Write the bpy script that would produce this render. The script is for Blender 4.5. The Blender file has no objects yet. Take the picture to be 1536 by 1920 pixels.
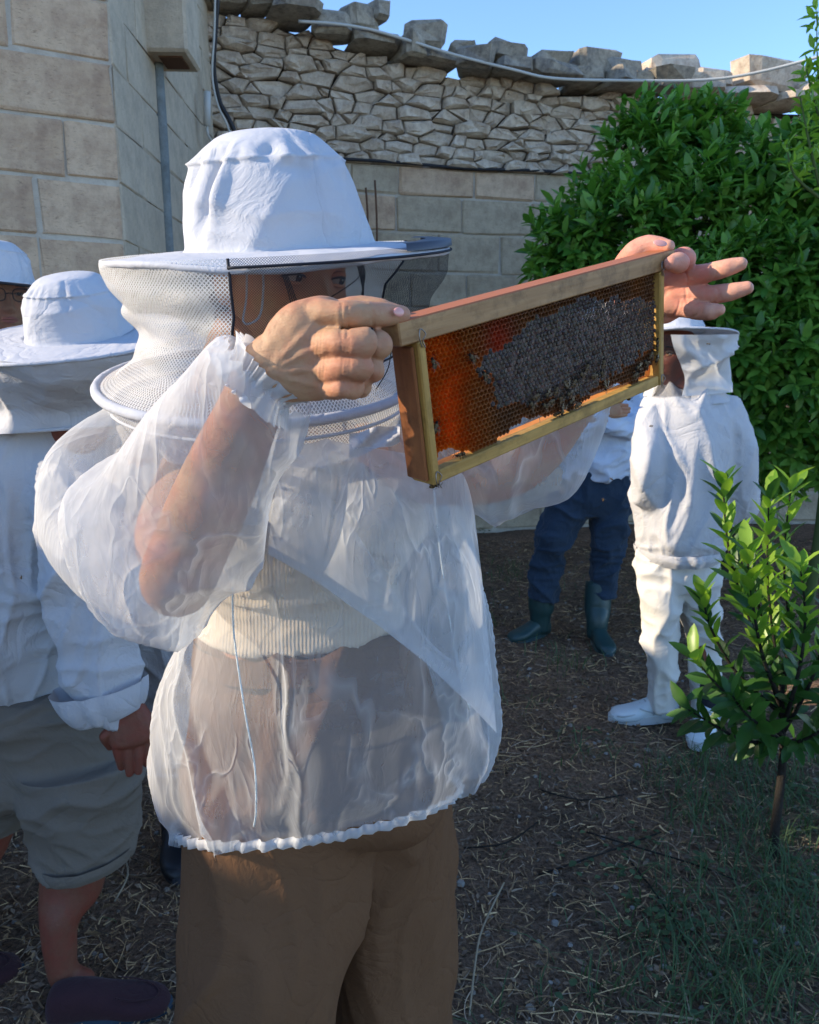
import bpy, bmesh, math, random
from math import sin, cos, pi, radians, sqrt, atan2, exp
from mathutils import Vector, Matrix, noise
import numpy as np

S = bpy.context.scene
COL = S.collection
rnd = random.Random(7)

# ------------------------------------------------------------------ camera
PITCH = 11.46
FPX = 1480.0
CAM = Vector((0, 0, 1.53))
cd = bpy.data.cameras.new('camera'); cam = bpy.data.objects.new('camera', cd); COL.objects.link(cam)
cam.location = CAM
cam.rotation_euler = (radians(90 - PITCH), 0, 0)
cd.sensor_fit = 'VERTICAL'; cd.sensor_height = 24.0
cd.lens = 24.0 * FPX / 1920.0
cd.clip_start = 0.02; cd.clip_end = 500
cd.dof.use_dof = True; cd.dof.focus_distance = 0.95; cd.dof.aperture_fstop = 11
S.camera = cam

# ------------------------------------------------------------------ sun, sky, exposure
SUN_EL = 24.0
SUN_DIR = Vector((-1.0, -0.10, 0)).normalized()          # towards the sun, on the ground plane
sun_vec = Vector((SUN_DIR.x * cos(radians(SUN_EL)), SUN_DIR.y * cos(radians(SUN_EL)), sin(radians(SUN_EL))))
ld = bpy.data.lights.new('sun', 'SUN'); ld.energy = 2.9; ld.angle = radians(0.6); ld.color = (1.0, 0.84, 0.62)
sun = bpy.data.objects.new('sun', ld); COL.objects.link(sun)
sun.rotation_euler = sun_vec.to_track_quat('Z', 'Y').to_euler()
W = bpy.data.worlds.new('World'); S.world = W; W.use_nodes = True
wn = W.node_tree; wn.nodes.clear()
wo = wn.nodes.new('ShaderNodeOutputWorld'); bg = wn.nodes.new('ShaderNodeBackground'); sk = wn.nodes.new('ShaderNodeTexSky')
sk.sky_type = 'NISHITA'; sk.sun_disc = False; sk.sun_elevation = radians(SUN_EL)
sk.sun_rotation = atan2(SUN_DIR.x, SUN_DIR.y)
sk.air_density = 0.8; sk.dust_density = 0.0; sk.ozone_density = 4.0; sk.altitude = 50
bg.inputs['Strength'].default_value = 0.15
wn.links.new(sk.outputs[0], bg.inputs[0]); wn.links.new(bg.outputs[0], wo.inputs[0])
S.view_settings.view_transform = 'Standard'; S.view_settings.look = 'None'
S.view_settings.gamma = 1; S.view_settings.use_curve_mapping = False
S.view_settings.exposure = 1.42
S.render.engine = 'CYCLES'
S.cycles.transparent_max_bounces = 24
S.cycles.max_bounces = 8; S.cycles.diffuse_bounces = 3
S.cycles.use_denoising = True

# ------------------------------------------------------------------ measuring helpers
_p = radians(PITCH)
FW = Vector((0, cos(_p), -sin(_p))); UP = Vector((0, sin(_p), cos(_p))); RT = Vector((1, 0, 0))
def P(u, v, y):
    """world point seen at (u, v) of the photograph, y metres in front of the camera"""
    r = FW + RT * ((u - 768) / FPX) + UP * ((960 - v) / FPX)
    return CAM + r * (y / r.y)
def PG(u, v, z=0.0):
    r = FW + RT * ((u - 768) / FPX) + UP * ((960 - v) / FPX)
    return CAM + r * ((z - CAM.z) / r.z)
def zc(p): return (p - CAM).dot(FW)
def px(n, p): return n * zc(p) / FPX

# ------------------------------------------------------------------ mesh helpers
class M:
    def __init__(s): s.v = []; s.f = []; s.uv = []; s.col = []; s.mi = []
    def add(s, v, f, uv=None, col=None, mi=0):
        o = len(s.v); s.v += [tuple(p) for p in v]
        s.f += [tuple(i + o for i in q) for q in f]
        s.uv += list(uv) if uv is not None else [(0, 0)] * len(v)
        s.col += [col] * len(v) if (col is None or not isinstance(col, list)) else col
        s.mi += [mi] * len(f)
        return s
    def mesh(s, name, mats, smooth=True):
        me = bpy.data.meshes.new(name); me.from_pydata(s.v, [], s.f); 
        if not isinstance(mats, (list, tuple)): mats = [mats]
        for m in mats: me.materials.append(m)
        if len(mats) > 1: me.polygons.foreach_set('material_index', s.mi)
        if any(u != (0, 0) for u in s.uv[:50]):
            l = me.uv_layers.new(name='uv'); li = np.zeros(len(me.loops), dtype=np.int32)
            me.loops.foreach_get('vertex_index', li)
            l.data.foreach_set('uv', np.array(s.uv, dtype=np.float32)[li].ravel())
        if s.col and s.col[0] is not None:
            a = me.color_attributes.new('Col', 'FLOAT_COLOR', 'POINT')
            a.data.foreach_set('color', np.array([(c[0], c[1], c[2], 1) for c in s.col], dtype=np.float32).ravel())
        if smooth: me.polygons.foreach_set('use_smooth', [True] * len(me.polygons))
        me.update(); return me
    def build(s, name, mats, parent=None, smooth=True):
        return obj(name, s.mesh(name, mats, smooth), parent)

def obj(name, me, parent=None):
    o = bpy.data.objects.new(name, me); COL.objects.link(o)
    if parent: o.parent = parent; o.matrix_parent_inverse = Matrix.Identity(4)
    return o
def tag(o, label=None, cat=None, group=None, kind=None):
    if label: o['label'] = label
    if cat: o['category'] = cat
    if group: o['group'] = group
    if kind: o['kind'] = kind
    return o
def empty(name, label=None, cat=None, group=None, kind=None):
    """an Empty at the thing's base; set_base() moves it there once its parts stand"""
    return tag(obj(name, None), label, cat, group, kind)
def set_base(root, loc):
    """moves the Empty to its base without moving its parts (they are authored in world space)"""
    loc = Vector(loc)
    for c in root.children: c.location -= loc
    root.location = loc
def copy_tree(o, parent=None):
    c = o.copy(); COL.objects.link(c); c.parent = parent
    for ch in o.children: copy_tree(ch, c)
    return c

def cat(p0, p1, p2, p3, t):
    return 0.5 * ((2 * p1) + (p2 - p0) * t + (2 * p0 - 5 * p1 + 4 * p2 - p3) * t * t + (3 * p1 - p0 - 3 * p2 + p3) * t * t * t)
def spline(pts, sub):
    pts = [Vector(p) if not isinstance(p, (int, float)) else p for p in pts]
    out = []; n = len(pts)
    for i in range(n - 1):
        a = pts[max(i - 1, 0)]; b = pts[i]; c = pts[i + 1]; d = pts[min(i + 2, n - 1)]
        for k in range(sub): out.append(cat(a, b, c, d, k / sub))
    out.append(pts[-1]); return out

def loft(rings, n=32, sub=6, caps=True, disp=None, expo=2.0, closed=True, th0=0.0, th1=2 * pi):
    """rings: (centre, a, b) vectors; smooth surface through them; uv in metres"""
    C = spline([r[0] for r in rings], sub); A = spline([r[1] for r in rings], sub); B = spline([r[2] for r in rings], sub)
    V = []; UV = []; m = len(C); L = 0.0
    k = n if closed else n + 1
    for i in range(m):
        if i: L += (C[i] - C[i - 1]).length
        per = 2 * pi * (A[i].length + B[i].length) / 2
        for j in range(k):
            th = th0 + (th1 - th0) * j / n
            ct, st = cos(th), sin(th)
            if expo != 2.0:
                ct = math.copysign(abs(ct) ** (2 / expo), ct); st = math.copysign(abs(st) ** (2 / expo), st)
            p = C[i] + A[i] * ct + B[i] * st
            if disp:
                nn = (A[i].normalized() * ct + B[i].normalized() * st)
                p = p + nn * disp(p, i / (m - 1), th, nn)
            V.append(p); UV.append((per * th / (2 * pi), L))
    F = []
    for i in range(m - 1):
        for j in range(n):
            j2 = (j + 1) % k if closed else j + 1
            F.append((i * k + j, i * k + j2, (i + 1) * k + j2, (i + 1) * k + j))
    if caps and closed:
        F.append(tuple(range(n - 1, -1, -1))); F.append(tuple((m - 1) * k + j for j in range(n)))
    return V, F, UV

def tube(pts, rad, n=8, sub=4, capend=True):
    """round tube through world points; rad a number or a list"""
    if isinstance(rad, (int, float)): rad = [rad] * len(pts)
    C = spline(pts, sub); R = spline([float(r) for r in rad], sub)
    rings = []; ref = None
    for i in range(len(C)):
        t = (C[min(i + 1, len(C) - 1)] - C[max(i - 1, 0)]).normalized()
        if ref is None:
            ref = t.orthogonal().normalized()
        a = (ref - t * ref.dot(t)).normalized(); ref = a
        b = t.cross(a)
        rings.append((C[i], a * R[i], b * R[i]))
    return loft(rings, n, 1, capend)

def limb(pts, n=20, sub=5, round_ends=True):
    """pts: (world point, half width across the picture, half depth) in metres"""
    C = [Vector(p[0]) for p in pts]; rings = []
    for i, p in enumerate(pts):
        t = (C[min(i + 1, len(C) - 1)] - C[max(i - 1, 0)]).normalized()
        vd = (C[i] - CAM).normalized()
        a = t.cross(vd)
        if a.length < .15: a = t.cross(Vector((1, 0, 0)))
        a.normalize(); b = t.cross(a).normalized()
        rings.append((C[i], a * p[1], b * p[2]))
    if round_ends:
        def capr(i, s):
            c, a, b = rings[i]; t = (C[1] - C[0]).normalized() if i == 0 else (C[-1] - C[-2]).normalized()
            r = min(a.length, b.length)
            return [(c + t * s * r * .6, a * .8, b * .8), (c + t * s * r * .95, a * .35, b * .35)]
        rings = list(reversed(capr(0, -1))) + rings + capr(-1, 1)
    return loft(rings, n, sub)[:2]
def L(u, v, y, rw, rd=None):
    p = P(u, v, y); return (p, px(rw, p), px(rd if rd is not None else rw, p))
def band(uL, vL, uR, vR, yc, th, dy=0.0):
    """a body ring seen between two picture points, half depth th; dy turns it (right end nearer when positive)"""
    a0 = P(uL, vL, yc + dy); a1 = P(uR, vR, yc - dy)
    a = (a1 - a0) / 2
    b = Vector((0, 1, 0)); b = (b - a.normalized() * b.dot(a.normalized())).normalized() * th
    return ((a0 + a1) / 2, a, b)
def ellipsoid(c, ax, n=20, m=14):
    V = []; F = []
    for i in range(m + 1):
        ph = pi * i / m
        for j in range(n):
            th = 2 * pi * j / n
            V.append(Vector(c) + ax[0] * (sin(ph) * cos(th)) + ax[1] * (sin(ph) * sin(th)) + ax[2] * cos(ph))
    for i in range(m):
        for j in range(n):
            F.append((i * n + j, (i + 1) * n + j, (i + 1) * n + (j + 1) % n, i * n + (j + 1) % n))
    return V, F
def boxm(m, c, hx, hy, hz, R=None, bev=0.0, col=None, mi=0, uvo=None):
    """box with chamfered edges (24 verts when bev)"""
    c = Vector(c); R = R or Matrix.Identity(3)
    H = (hx, hy, hz); V = []; F = []
    if not bev:
        for sx in (-1, 1):
            for sy in (-1, 1):
                for sz in (-1, 1): V.append(c + R @ Vector((sx * hx, sy * hy, sz * hz)))
        F = [(0, 1, 3, 2), (4, 6, 7, 5), (0, 4, 5, 1), (2, 3, 7, 6), (0, 2, 6, 4), (1, 5, 7, 3)]
    else:
        bm = bmesh.new(); bmesh.ops.create_cube(bm, size=2)
        for v in bm.verts: v.co = Vector((v.co.x * hx, v.co.y * hy, v.co.z * hz))
        bmesh.ops.bevel(bm, geom=list(bm.edges), offset=bev, segments=1, affect='EDGES')
        bm.verts.index_update()
        V = [c + R @ v.co for v in bm.verts]; F = [tuple(v.index for v in f.verts) for f in bm.faces]; bm.free()
    m.add(V, F, None, col, mi)
    return m

def union(parts, voxel, smooth=4, fac=0.6, deform=None, cut=None):
    """welds closed shapes into one continuous skin; returns verts, faces"""
    m = M()
    for v, f in [(p[0], p[1]) for p in parts]: m.add(v, f)
    me = bpy.data.meshes.new('tmp'); me.from_pydata(m.v, [], m.f); me.update()
    bm = bmesh.new(); bm.from_mesh(me); bmesh.ops.recalc_face_normals(bm, faces=bm.faces); bm.to_mesh(me); bm.free()
    o = bpy.data.objects.new('tmp', me); COL.objects.link(o)
    md = o.modifiers.new('r', 'REMESH'); md.mode = 'VOXEL'; md.voxel_size = voxel; md.adaptivity = 0
    if smooth:
        sm = o.modifiers.new('s', 'SMOOTH'); sm.factor = fac; sm.iterations = smooth
    dg = bpy.context.evaluated_depsgraph_get(); ev = o.evaluated_get(dg); r = bpy.data.meshes.new_from_object(ev)
    n = len(r.vertices); co = np.zeros(n * 3, np.float32); r.vertices.foreach_get('co', co); co = co.reshape(-1, 3)
    no = np.zeros(n * 3, np.float32); r.vertices.foreach_get('normal', no); no = no.reshape(-1, 3)
    F = [tuple(p.vertices) for p in r.polygons]
    V = [Vector(c) for c in co]
    if deform:
        for i in range(n):
            q = Vector(no[i]); V[i] = V[i] + q * deform(V[i], q)
    if cut:
        F = [q for q in F if not cut(sum((V[i] for i in q), Vector()) / len(q))]
    bpy.data.objects.remove(o); bpy.data.meshes.remove(me); bpy.data.meshes.remove(r)
    return V, F

def nz(p, f=1.0, o=(0, 0, 0)): return noise.noise(Vector((p[0] * f + o[0], p[1] * f + o[1], p[2] * f + o[2])))
def ridge(p, fx, fy, fz, o=0.0, k=2.0):
    return (1 - abs(noise.noise(Vector((p[0] * fx + o, p[1] * fy + o * 1.7, p[2] * fz - o))))) ** k
def folds(amp, stretch=(9, 9, 4), o=0.0, k=5.0, warp=.05, fine=.35):
    """cloth folds: sharp ridges running along the least stretched axis"""
    def d(p, n):
        q = p + Vector((nz(p, 5, (o, 0, 0)), nz(p, 5, (0, o, 3)), nz(p, 5, (1, 2, o)))) * warp
        a = ridge(q, *stretch, o, k) - .5
        b = ridge(q, stretch[0] * 2.1, stretch[1] * 2.1, stretch[2] * 2.4, o + 11, k) - .5
        return amp * (a + fine * b)
    return d

# ------------------------------------------------------------------ materials
def mat(name, color=(.5, .5, .5), rough=.8, spec=.3, **kw):
    m = bpy.data.materials.new(name); m.use_nodes = True
    b = m.node_tree.nodes['Principled BSDF']
    b.inputs['Base Color'].default_value = (*color, 1); b.inputs['Roughness'].default_value = rough
    b.inputs['Specular IOR Level'].default_value = spec
    for k, v in kw.items(): b.inputs[k.replace('_', ' ')].default_value = v
    return m
def N(m, t, **kw):
    n = m.node_tree.nodes.new(t)
    for k, v in kw.items(): setattr(n, k, v)
    return n
def LK(m, a, b): m.node_tree.links.new(a, b)
def texco(m, kind='Object', scale=(1, 1, 1), rot=(0, 0, 0)):
    t = N(m, 'ShaderNodeTexCoord'); mp = N(m, 'ShaderNodeMapping'); mp.inputs['Scale'].default_value = scale; mp.inputs['Rotation'].default_value = rot
    LK(m, t.outputs[kind], mp.inputs[0]); return mp.outputs[0]
def noisen(m, vec, scale, detail=6, rough=.55, dist=0):
    n = N(m, 'ShaderNodeTexNoise'); n.inputs['Scale'].default_value = scale; n.inputs['Detail'].default_value = detail
    n.inputs['Roughness'].default_value = rough; n.inputs['Distortion'].default_value = dist
    LK(m, vec, n.inputs['Vector']); return n.outputs['Fac']
def ramp(m, fac, stops):
    r = N(m, 'ShaderNodeValToRGB'); e = r.color_ramp.elements
    e[0].position, e[0].color = stops[0][0], (*stops[0][1], 1); e[1].position, e[1].color = stops[-1][0], (*stops[-1][1], 1)
    for p, c in stops[1:-1]:
        x = e.new(p); x.color = (*c, 1)
    LK(m, fac, r.inputs[0]); return r.outputs[0]
def mixc(m, fac, a, b, mode='MIX'):
    x = N(m, 'ShaderNodeMix', data_type='RGBA', blend_type=mode)
    for s, i in ((fac, 0), (a, 6), (b, 7)):
        if isinstance(s, (int, float)): x.inputs[i].default_value = s
        elif isinstance(s, tuple): x.inputs[i].default_value = (*s, 1)
        else: LK(m, s, x.inputs[i])
    return x.outputs[2]
def mathn(m, op, a, b=0.0, c=None):
    x = N(m, 'ShaderNodeMath', operation=op)
    for i, s in enumerate((a, b) if c is None else (a, b, c)):
        if isinstance(s, (int, float)): x.inputs[i].default_value = s
        else: LK(m, s, x.inputs[i])
    return x.outputs[0]
def bump(m, h, strength=.4, dist=.01, prev=None):
    b = N(m, 'ShaderNodeBump'); b.inputs['Strength'].default_value = strength; b.inputs['Distance'].default_value = dist
    LK(m, h, b.inputs['Height'])
    if prev is not None: LK(m, prev, b.inputs['Normal'])
    return b.outputs[0]
def BS(m): return m.node_tree.nodes['Principled BSDF']
def setc(m, c, n=None):
    LK(m, c, BS(m).inputs['Base Color'])
    if n is not None: LK(m, n, BS(m).inputs['Normal'])

def stone_mat(name, lo, hi, dark, scale=1.0, pit=.5):
    m = mat(name, rough=.95, spec=.1)
    v = texco(m, 'Object'); g = N(m, 'ShaderNodeNewGeometry')
    oi = N(m, 'ShaderNodeObjectInfo')
    c = mixc(m, oi.outputs['Random'], lo, hi)
    c = mixc(m, ramp(m, noisen(m, v, 2.6 * scale, 8, .65), [(.38, (0, 0, 0)), (.62, (1, 1, 1))]), c, hi)
    c = mixc(m, ramp(m, noisen(m, v, 9 * scale, 8, .7), [(.42, (0, 0, 0)), (.7, (.75, .75, .75))]), c, dark)
    vs = texco(m, 'Object', (1, 1, 3))
    sp = ramp(m, noisen(m, vs, 42 * scale, 5, .7), [(.3, (1, 1, 1)), (.42, (0, 0, 0))])
    c = mixc(m, mathn(m, 'MULTIPLY', sp, pit), c, tuple(x * .45 for x in dark))
    h1 = noisen(m, v, 14 * scale, 8, .7); h2 = noisen(m, vs, 60 * scale, 4, .7)
    n = bump(m, h2, .5, .006, bump(m, h1, .8, .02)); setc(m, c, n); return m

def cloth_mat(name, color, rough=.85, weave=900, wr=.25, trans=.0, vary=.06, wrink=7, sheen=.1, wd=.012):
    m = mat(name, color, rough, .15); b = BS(m); b.inputs['Sheen Weight'].default_value = sheen
    v = texco(m, 'Object')
    c = mixc(m, noisen(m, v, 3.0, 5), tuple(x * (1 - vary) for x in color), tuple(min(1, x * (1 + vary)) for x in color))
    w = noisen(m, v, wrink, 4, .5, 1.2); w2 = noisen(m, v, wrink * 3.7, 4, .6, 1.5)
    r1 = mathn(m, 'ABSOLUTE', mathn(m, 'SUBTRACT', w, .5)); r2 = mathn(m, 'ABSOLUTE', mathn(m, 'SUBTRACT', w2, .5))
    h = mathn(m, 'ADD', mathn(m, 'POWER', r1, .6), mathn(m, 'MULTIPLY', r2, .45))
    f = noisen(m, v, weave, 2, .5)
    n = bump(m, f, .12, .001, bump(m, h, wr, wd)); setc(m, c, n)
    if trans:
        o = m.node_tree.nodes['Material Output']; t = N(m, 'ShaderNodeBsdfTranslucent'); LK(m, c, t.inputs[0]); LK(m, n, t.inputs['Normal'])
        mx = N(m, 'ShaderNodeMixShader'); mx.inputs[0].default_value = trans
        LK(m, b.outputs[0], mx.inputs[1]); LK(m, t.outputs[0], mx.inputs[2]); LK(m, mx.outputs[0], o.inputs[0])
    return m

def organza_mat(name, base=.25, edge=.46, tint=(.70, .72, .745), seed=0, crease=.20):
    """thin see-through weave: covers more where it is seen edge-on and along pressed creases"""
    m = bpy.data.materials.new(name); m.use_nodes = True; nt = m.node_tree; nt.nodes.remove(nt.nodes['Principled BSDF'])
    o = nt.nodes['Material Output']
    def rid(vec, sc, k, dist):
        w = noisen(m, vec, sc, 3, .5, dist); r = mathn(m, 'ABSOLUTE', mathn(m, 'SUBTRACT', w, .5))
        return mathn(m, 'POWER', mathn(m, 'MAXIMUM', mathn(m, 'SUBTRACT', 1.0, mathn(m, 'MULTIPLY', r, k)), 0.0), 2.0)
    v1 = texco(m, 'Object', (1, 1, .30), (.15, .1, 0)); v2 = texco(m, 'Object', (1, 1, .55), (0, .9, .3)); v0 = texco(m, 'Object')
    mk = ramp(m, noisen(m, v0, 5.5 + seed, 3), [(.46, (0, 0, 0)), (.60, (1, 1, 1))]); mk2 = ramp(m, noisen(m, v0, 7.3 + seed, 3), [(.46, (0, 0, 0)), (.58, (1, 1, 1))])
    r1 = mathn(m, 'MULTIPLY', rid(v1, 11 + seed, 16, .25), mk); r2 = mathn(m, 'MULTIPLY', rid(v2, 12 + seed, 18, .35), mk2); r3 = rid(v1, 38, 7, .5)
    cr = mathn(m, 'MAXIMUM', r1, r2)
    h = mathn(m, 'ADD', mathn(m, 'ADD', cr, mathn(m, 'MULTIPLY', r3, .16)), mathn(m, 'MULTIPLY', noisen(m, v1, 16, 4), .9))
    n = bump(m, h, .30, .008)
    lw = N(m, 'ShaderNodeLayerWeight'); lw.inputs['Blend'].default_value = .38; LK(m, n, lw.inputs['Normal'])
    fac = mathn(m, 'ADD', mathn(m, 'MULTIPLY', lw.outputs['Facing'], edge), base)
    fac = mathn(m, 'ADD', fac, mathn(m, 'MULTIPLY', cr, crease))
    fac = mathn(m, 'ADD', fac, mathn(m, 'MULTIPLY', mathn(m, 'SUBTRACT', noisen(m, v1, 6, 3), .5), .22))
    fac = mathn(m, 'MAXIMUM', mathn(m, 'MINIMUM', fac, .95), .08)
    d = N(m, 'ShaderNodeBsdfDiffuse'); t = N(m, 'ShaderNodeBsdfTranslucent'); g = N(m, 'ShaderNodeBsdfGlossy'); g.inputs['Roughness'].default_value = .55
    for s in (d, t): s.inputs[0].default_value = (*tint, 1); LK(m, n, s.inputs['Normal'])
    g.inputs[0].default_value = (.9, .9, .9, 1); LK(m, n, g.inputs['Normal'])
    tr = N(m, 'ShaderNodeBsdfTransparent'); tr.inputs[0].default_value = (.96, .97, .98, 1)
    a = N(m, 'ShaderNodeMixShader'); a.inputs[0].default_value = .40; LK(m, d.outputs[0], a.inputs[1]); LK(m, t.outputs[0], a.inputs[2])
    a2 = N(m, 'ShaderNodeMixShader'); a2.inputs[0].default_value = .025; LK(m, a.outputs[0], a2.inputs[1]); LK(m, g.outputs[0], a2.inputs[2])
    a3 = N(m, 'ShaderNodeMixShader'); LK(m, fac, a3.inputs[0]); LK(m, tr.outputs[0], a3.inputs[1]); LK(m, a2.outputs[0], a3.inputs[2])
    LK(m, a3.outputs[0], o.inputs[0]); return m

def net_mat(name, color, pitch=.0046, thick=.36, trans=.4, film=0.0):
    """knitted netting: real holes between threads"""
    m = bpy.data.materials.new(name); m.use_nodes = True; nt = m.node_tree; nt.nodes.remove(nt.nodes['Principled BSDF'])
    o = nt.nodes['Material Output']
    uv = N(m, 'ShaderNodeUVMap'); sp = N(m, 'ShaderNodeSeparateXYZ'); LK(m, uv.outputs[0], sp.inputs[0])
    k = pi / pitch
    def th(s):
        e = mathn(m, 'ADD', mathn(m, 'MULTIPLY', sp.outputs[0], k), mathn(m, 'MULTIPLY', sp.outputs[1], k * s * .9))
        return mathn(m, 'ABSOLUTE', mathn(m, 'SINE', e))
    mn = mathn(m, 'MINIMUM', th(1), th(-1))
    fac = mathn(m, 'LESS_THAN', mn, thick)
    if film: fac = mathn(m, 'MAXIMUM', fac, film)
    d = N(m, 'ShaderNodeBsdfDiffuse'); t = N(m, 'ShaderNodeBsdfTranslucent'); tr = N(m, 'ShaderNodeBsdfTransparent')
    for s in (d, t): s.inputs[0].default_value = (*color, 1)
    a = N(m, 'ShaderNodeMixShader'); a.inputs[0].default_value = trans; LK(m, d.outputs[0], a.inputs[1]); LK(m, t.outputs[0], a.inputs[2])
    b = N(m, 'ShaderNodeMixShader'); LK(m, fac, b.inputs[0]); LK(m, tr.outputs[0], b.inputs[1]); LK(m, a.outputs[0], b.inputs[2])
    LK(m, b.outputs[0], o.inputs[0]); return m

def skin_mat(name, col, red, scale=1.0, sss=.07):
    m = mat(name, col, .56, .28); b = BS(m)
    v = texco(m, 'Object')
    c = mixc(m, ramp(m, noisen(m, v, 22 * scale, 5, .6), [(.40, (0, 0, 0)), (.62, (1, 1, 1))]), col, red)
    c = mixc(m, mathn(m, 'MULTIPLY', ramp(m, noisen(m, v, 75, 4, .6), [(.45, (0, 0, 0)), (.65, (1, 1, 1))]), .30), c, tuple(x * .78 for x in red))
    c = mixc(m, mathn(m, 'MULTIPLY', noisen(m, v, 260, 3, .6), .26), c, tuple(x * .62 for x in col))
    vo = N(m, 'ShaderNodeTexVoronoi'); vo.inputs['Scale'].default_value = 750; LK(m, v, vo.inputs['Vector'])
    n = bump(m, vo.outputs['Distance'], .14, .0006, bump(m, noisen(m, texco(m, 'Object', (.35, 1, 1)), 210, 5, .65, .8), .30, .0022, bump(m, noisen(m, v, 55, 3, .5, .5), .35, .004)))
    setc(m, c, n)
    b.inputs['Subsurface Weight'].default_value = sss; b.inputs['Subsurface Radius'].default_value = (1, .35, .2); b.inputs['Subsurface Scale'].default_value = .012
    return m

def wood_mat(name, lo, hi, axis_scale, rot=(0, 0, 0), grime=.5):
    m = mat(name, hi, .55, .3)
    v = texco(m, 'Object', axis_scale, rot); v2 = texco(m, 'Object')
    c = mixc(m, ramp(m, noisen(m, v, 1, 6, .6, .6), [(.3, (0, 0, 0)), (.7, (1, 1, 1))]), lo, hi)
    c = mixc(m, mathn(m, 'MULTIPLY', ramp(m, noisen(m, v2, 38, 6, .7), [(.48, (0, 0, 0)), (.68, (1, 1, 1))]), grime), c, tuple(x * .3 for x in lo))
    n = bump(m, noisen(m, v, 2.2, 5, .6), .35, .0015); setc(m, c, n); return m

def leaf_mat(name, c0, c1, trans=.45, rough=.35):
    m = mat(name, c0, rough, .45); b = BS(m); o = m.node_tree.nodes['Material Output']
    a = N(m, 'ShaderNodeAttribute', attribute_name='Col'); oi = N(m, 'ShaderNodeObjectInfo')
    v = texco(m, 'Object'); f = mathn(m, 'FRACT', mathn(m, 'ADD', mathn(m, 'ADD', noisen(m, v, 1.5, 2), a.outputs['Fac']), oi.outputs['Random']))
    c = mixc(m, f, c0, c1); LK(m, c, b.inputs['Base Color'])
    t = N(m, 'ShaderNodeBsdfTranslucent'); LK(m, mixc(m, .5, c, (c1[0] * 1.5, c1[1] * 1.7, c1[2] * .6), 'MIX'), t.inputs[0])
    mx = N(m, 'ShaderNodeMixShader'); mx.inputs[0].default_value = trans
    LK(m, b.outputs[0], mx.inputs[1]); LK(m, t.outputs[0], mx.inputs[2]); LK(m, mx.outputs[0], o.inputs[0]); return m
def attr_mat(name, rough=.9, spec=.1, trans=0.0):
    m = mat(name, (.5, .5, .5), rough, spec); a = N(m, 'ShaderNodeAttribute', attribute_name='Col')
    LK(m, a.outputs['Color'], BS(m).inputs['Base Color'])
    if trans:
        o = m.node_tree.nodes['Material Output']; t = N(m, 'ShaderNodeBsdfTranslucent'); LK(m, a.outputs['Color'], t.inputs[0])
        mx = N(m, 'ShaderNodeMixShader'); mx.inputs[0].default_value = trans
        LK(m, BS(m).outputs[0], mx.inputs[1]); LK(m, t.outputs[0], mx.inputs[2]); LK(m, mx.outputs[0], o.inputs[0])
    return m

MT = {}
MT['ashlar'] = stone_mat('pale limestone block', (.52, .36, .235), (.66, .48, .325), (.33, .21, .145), 1.0, .6)
MT['ashlar_grey'] = stone_mat('weathered grey limestone', (.50, .41, .30), (.60, .50, .37), (.34, .29, .23), 1.0, .3)
MT['rubble'] = stone_mat('dry rubble limestone', (.42, .35, .27), (.68, .58, .46), (.27, .18, .13), 1.6, .35)
MT['capstone'] = stone_mat('dark cap stone', (.24, .22, .20), (.46, .40, .31), (.08, .07, .065), 1.8, .4)
MT['mortar'] = stone_mat('lime mortar', (.50, .44, .36), (.58, .52, .43), (.38, .32, .26), 1.0, .2)
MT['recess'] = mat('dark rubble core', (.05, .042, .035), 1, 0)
MT['cotton'] = cloth_mat('white cotton', (.55, .55, .57), .8, 900, .5, .12, .03, 5, .05, .02)
MT['cotton_hat'] = cloth_mat('white hat cotton', (.53, .545, .59), .8, 1100, .5, .10, .03, 4.5, .05, .02)
MT['cotton_trouser'] = cloth_mat('white drill cotton', (.66, .64, .60), .85, 900, .3, .05, .04)
MT['brown_linen'] = cloth_mat('brown linen', (.155, .080, .041), .95, 1400, .6, .08, .16, 8, 0)
MT['khaki'] = cloth_mat('khaki cotton', (.175, .148, .120), .9, 900, .5, 0, .08, 6, 0)
MT['denim'] = cloth_mat('blue denim', (.026, .046, .076), .9, 1200, .6, 0, .35, 12)
MT['dark_cloth'] = cloth_mat('dark navy cloth', (.03, .035, .05), .9, 900, .3, 0, .1)
MT['rubber_black'] = mat('black rubber', (.012, .013, .016), .4, .5)
MT['rubber_green'] = mat('dark green rubber', (.02, .055, .055), .42, .5)
MT['organza'] = organza_mat('sheer white organza')
MT['organza2'] = organza_mat('sheer white organza second layer', .26, .5, seed=3)
MT['elastic'] = cloth_mat('gathered white elastic', (.72, .78, .80), .8, 700, .6, .3, .04, 30)
MT['net_white'] = net_mat('white veil netting', (.85, .85, .84), .0050, .50, .45, .10)
MT['net_black'] = net_mat('black veil netting', (.035, .037, .045), .0028, .30, .05, .04)
MT['net_sheer'] = net_mat('fine white netting', (.8, .8, .8), .004, .75, .4, .75)
MT['binding_black'] = mat('black binding', (.02, .022, .03), .7, .2)
MT['skin'] = skin_mat('fair skin', (.47, .275, .155), (.50, .21, .12))
MT['skin_pink'] = skin_mat('pinkish palm skin', (.62, .32, .22), (.66, .22, .155))
MT['skin_dark'] = skin_mat('tanned skin', (.20, .078, .048), (.23, .06, .038))
MT['nail'] = mat('finger nail', (.72, .34, .29), .22, .6)
MT['hair'] = mat('dark brown hair', (.02, .012, .009), .4, .4)
MT['eye_white'] = mat('eye white', (.33, .28, .25), .3, .4)
MT['iris'] = mat('brown iris', (.03, .015, .008), .15, .6)
MT['lip'] = mat('lip', (.42, .14, .11), .4, .4)
MT['shoe_suede'] = cloth_mat('plum suede', (.05, .022, .026), .95, 900, .3, 0, .15, 20)
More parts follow.
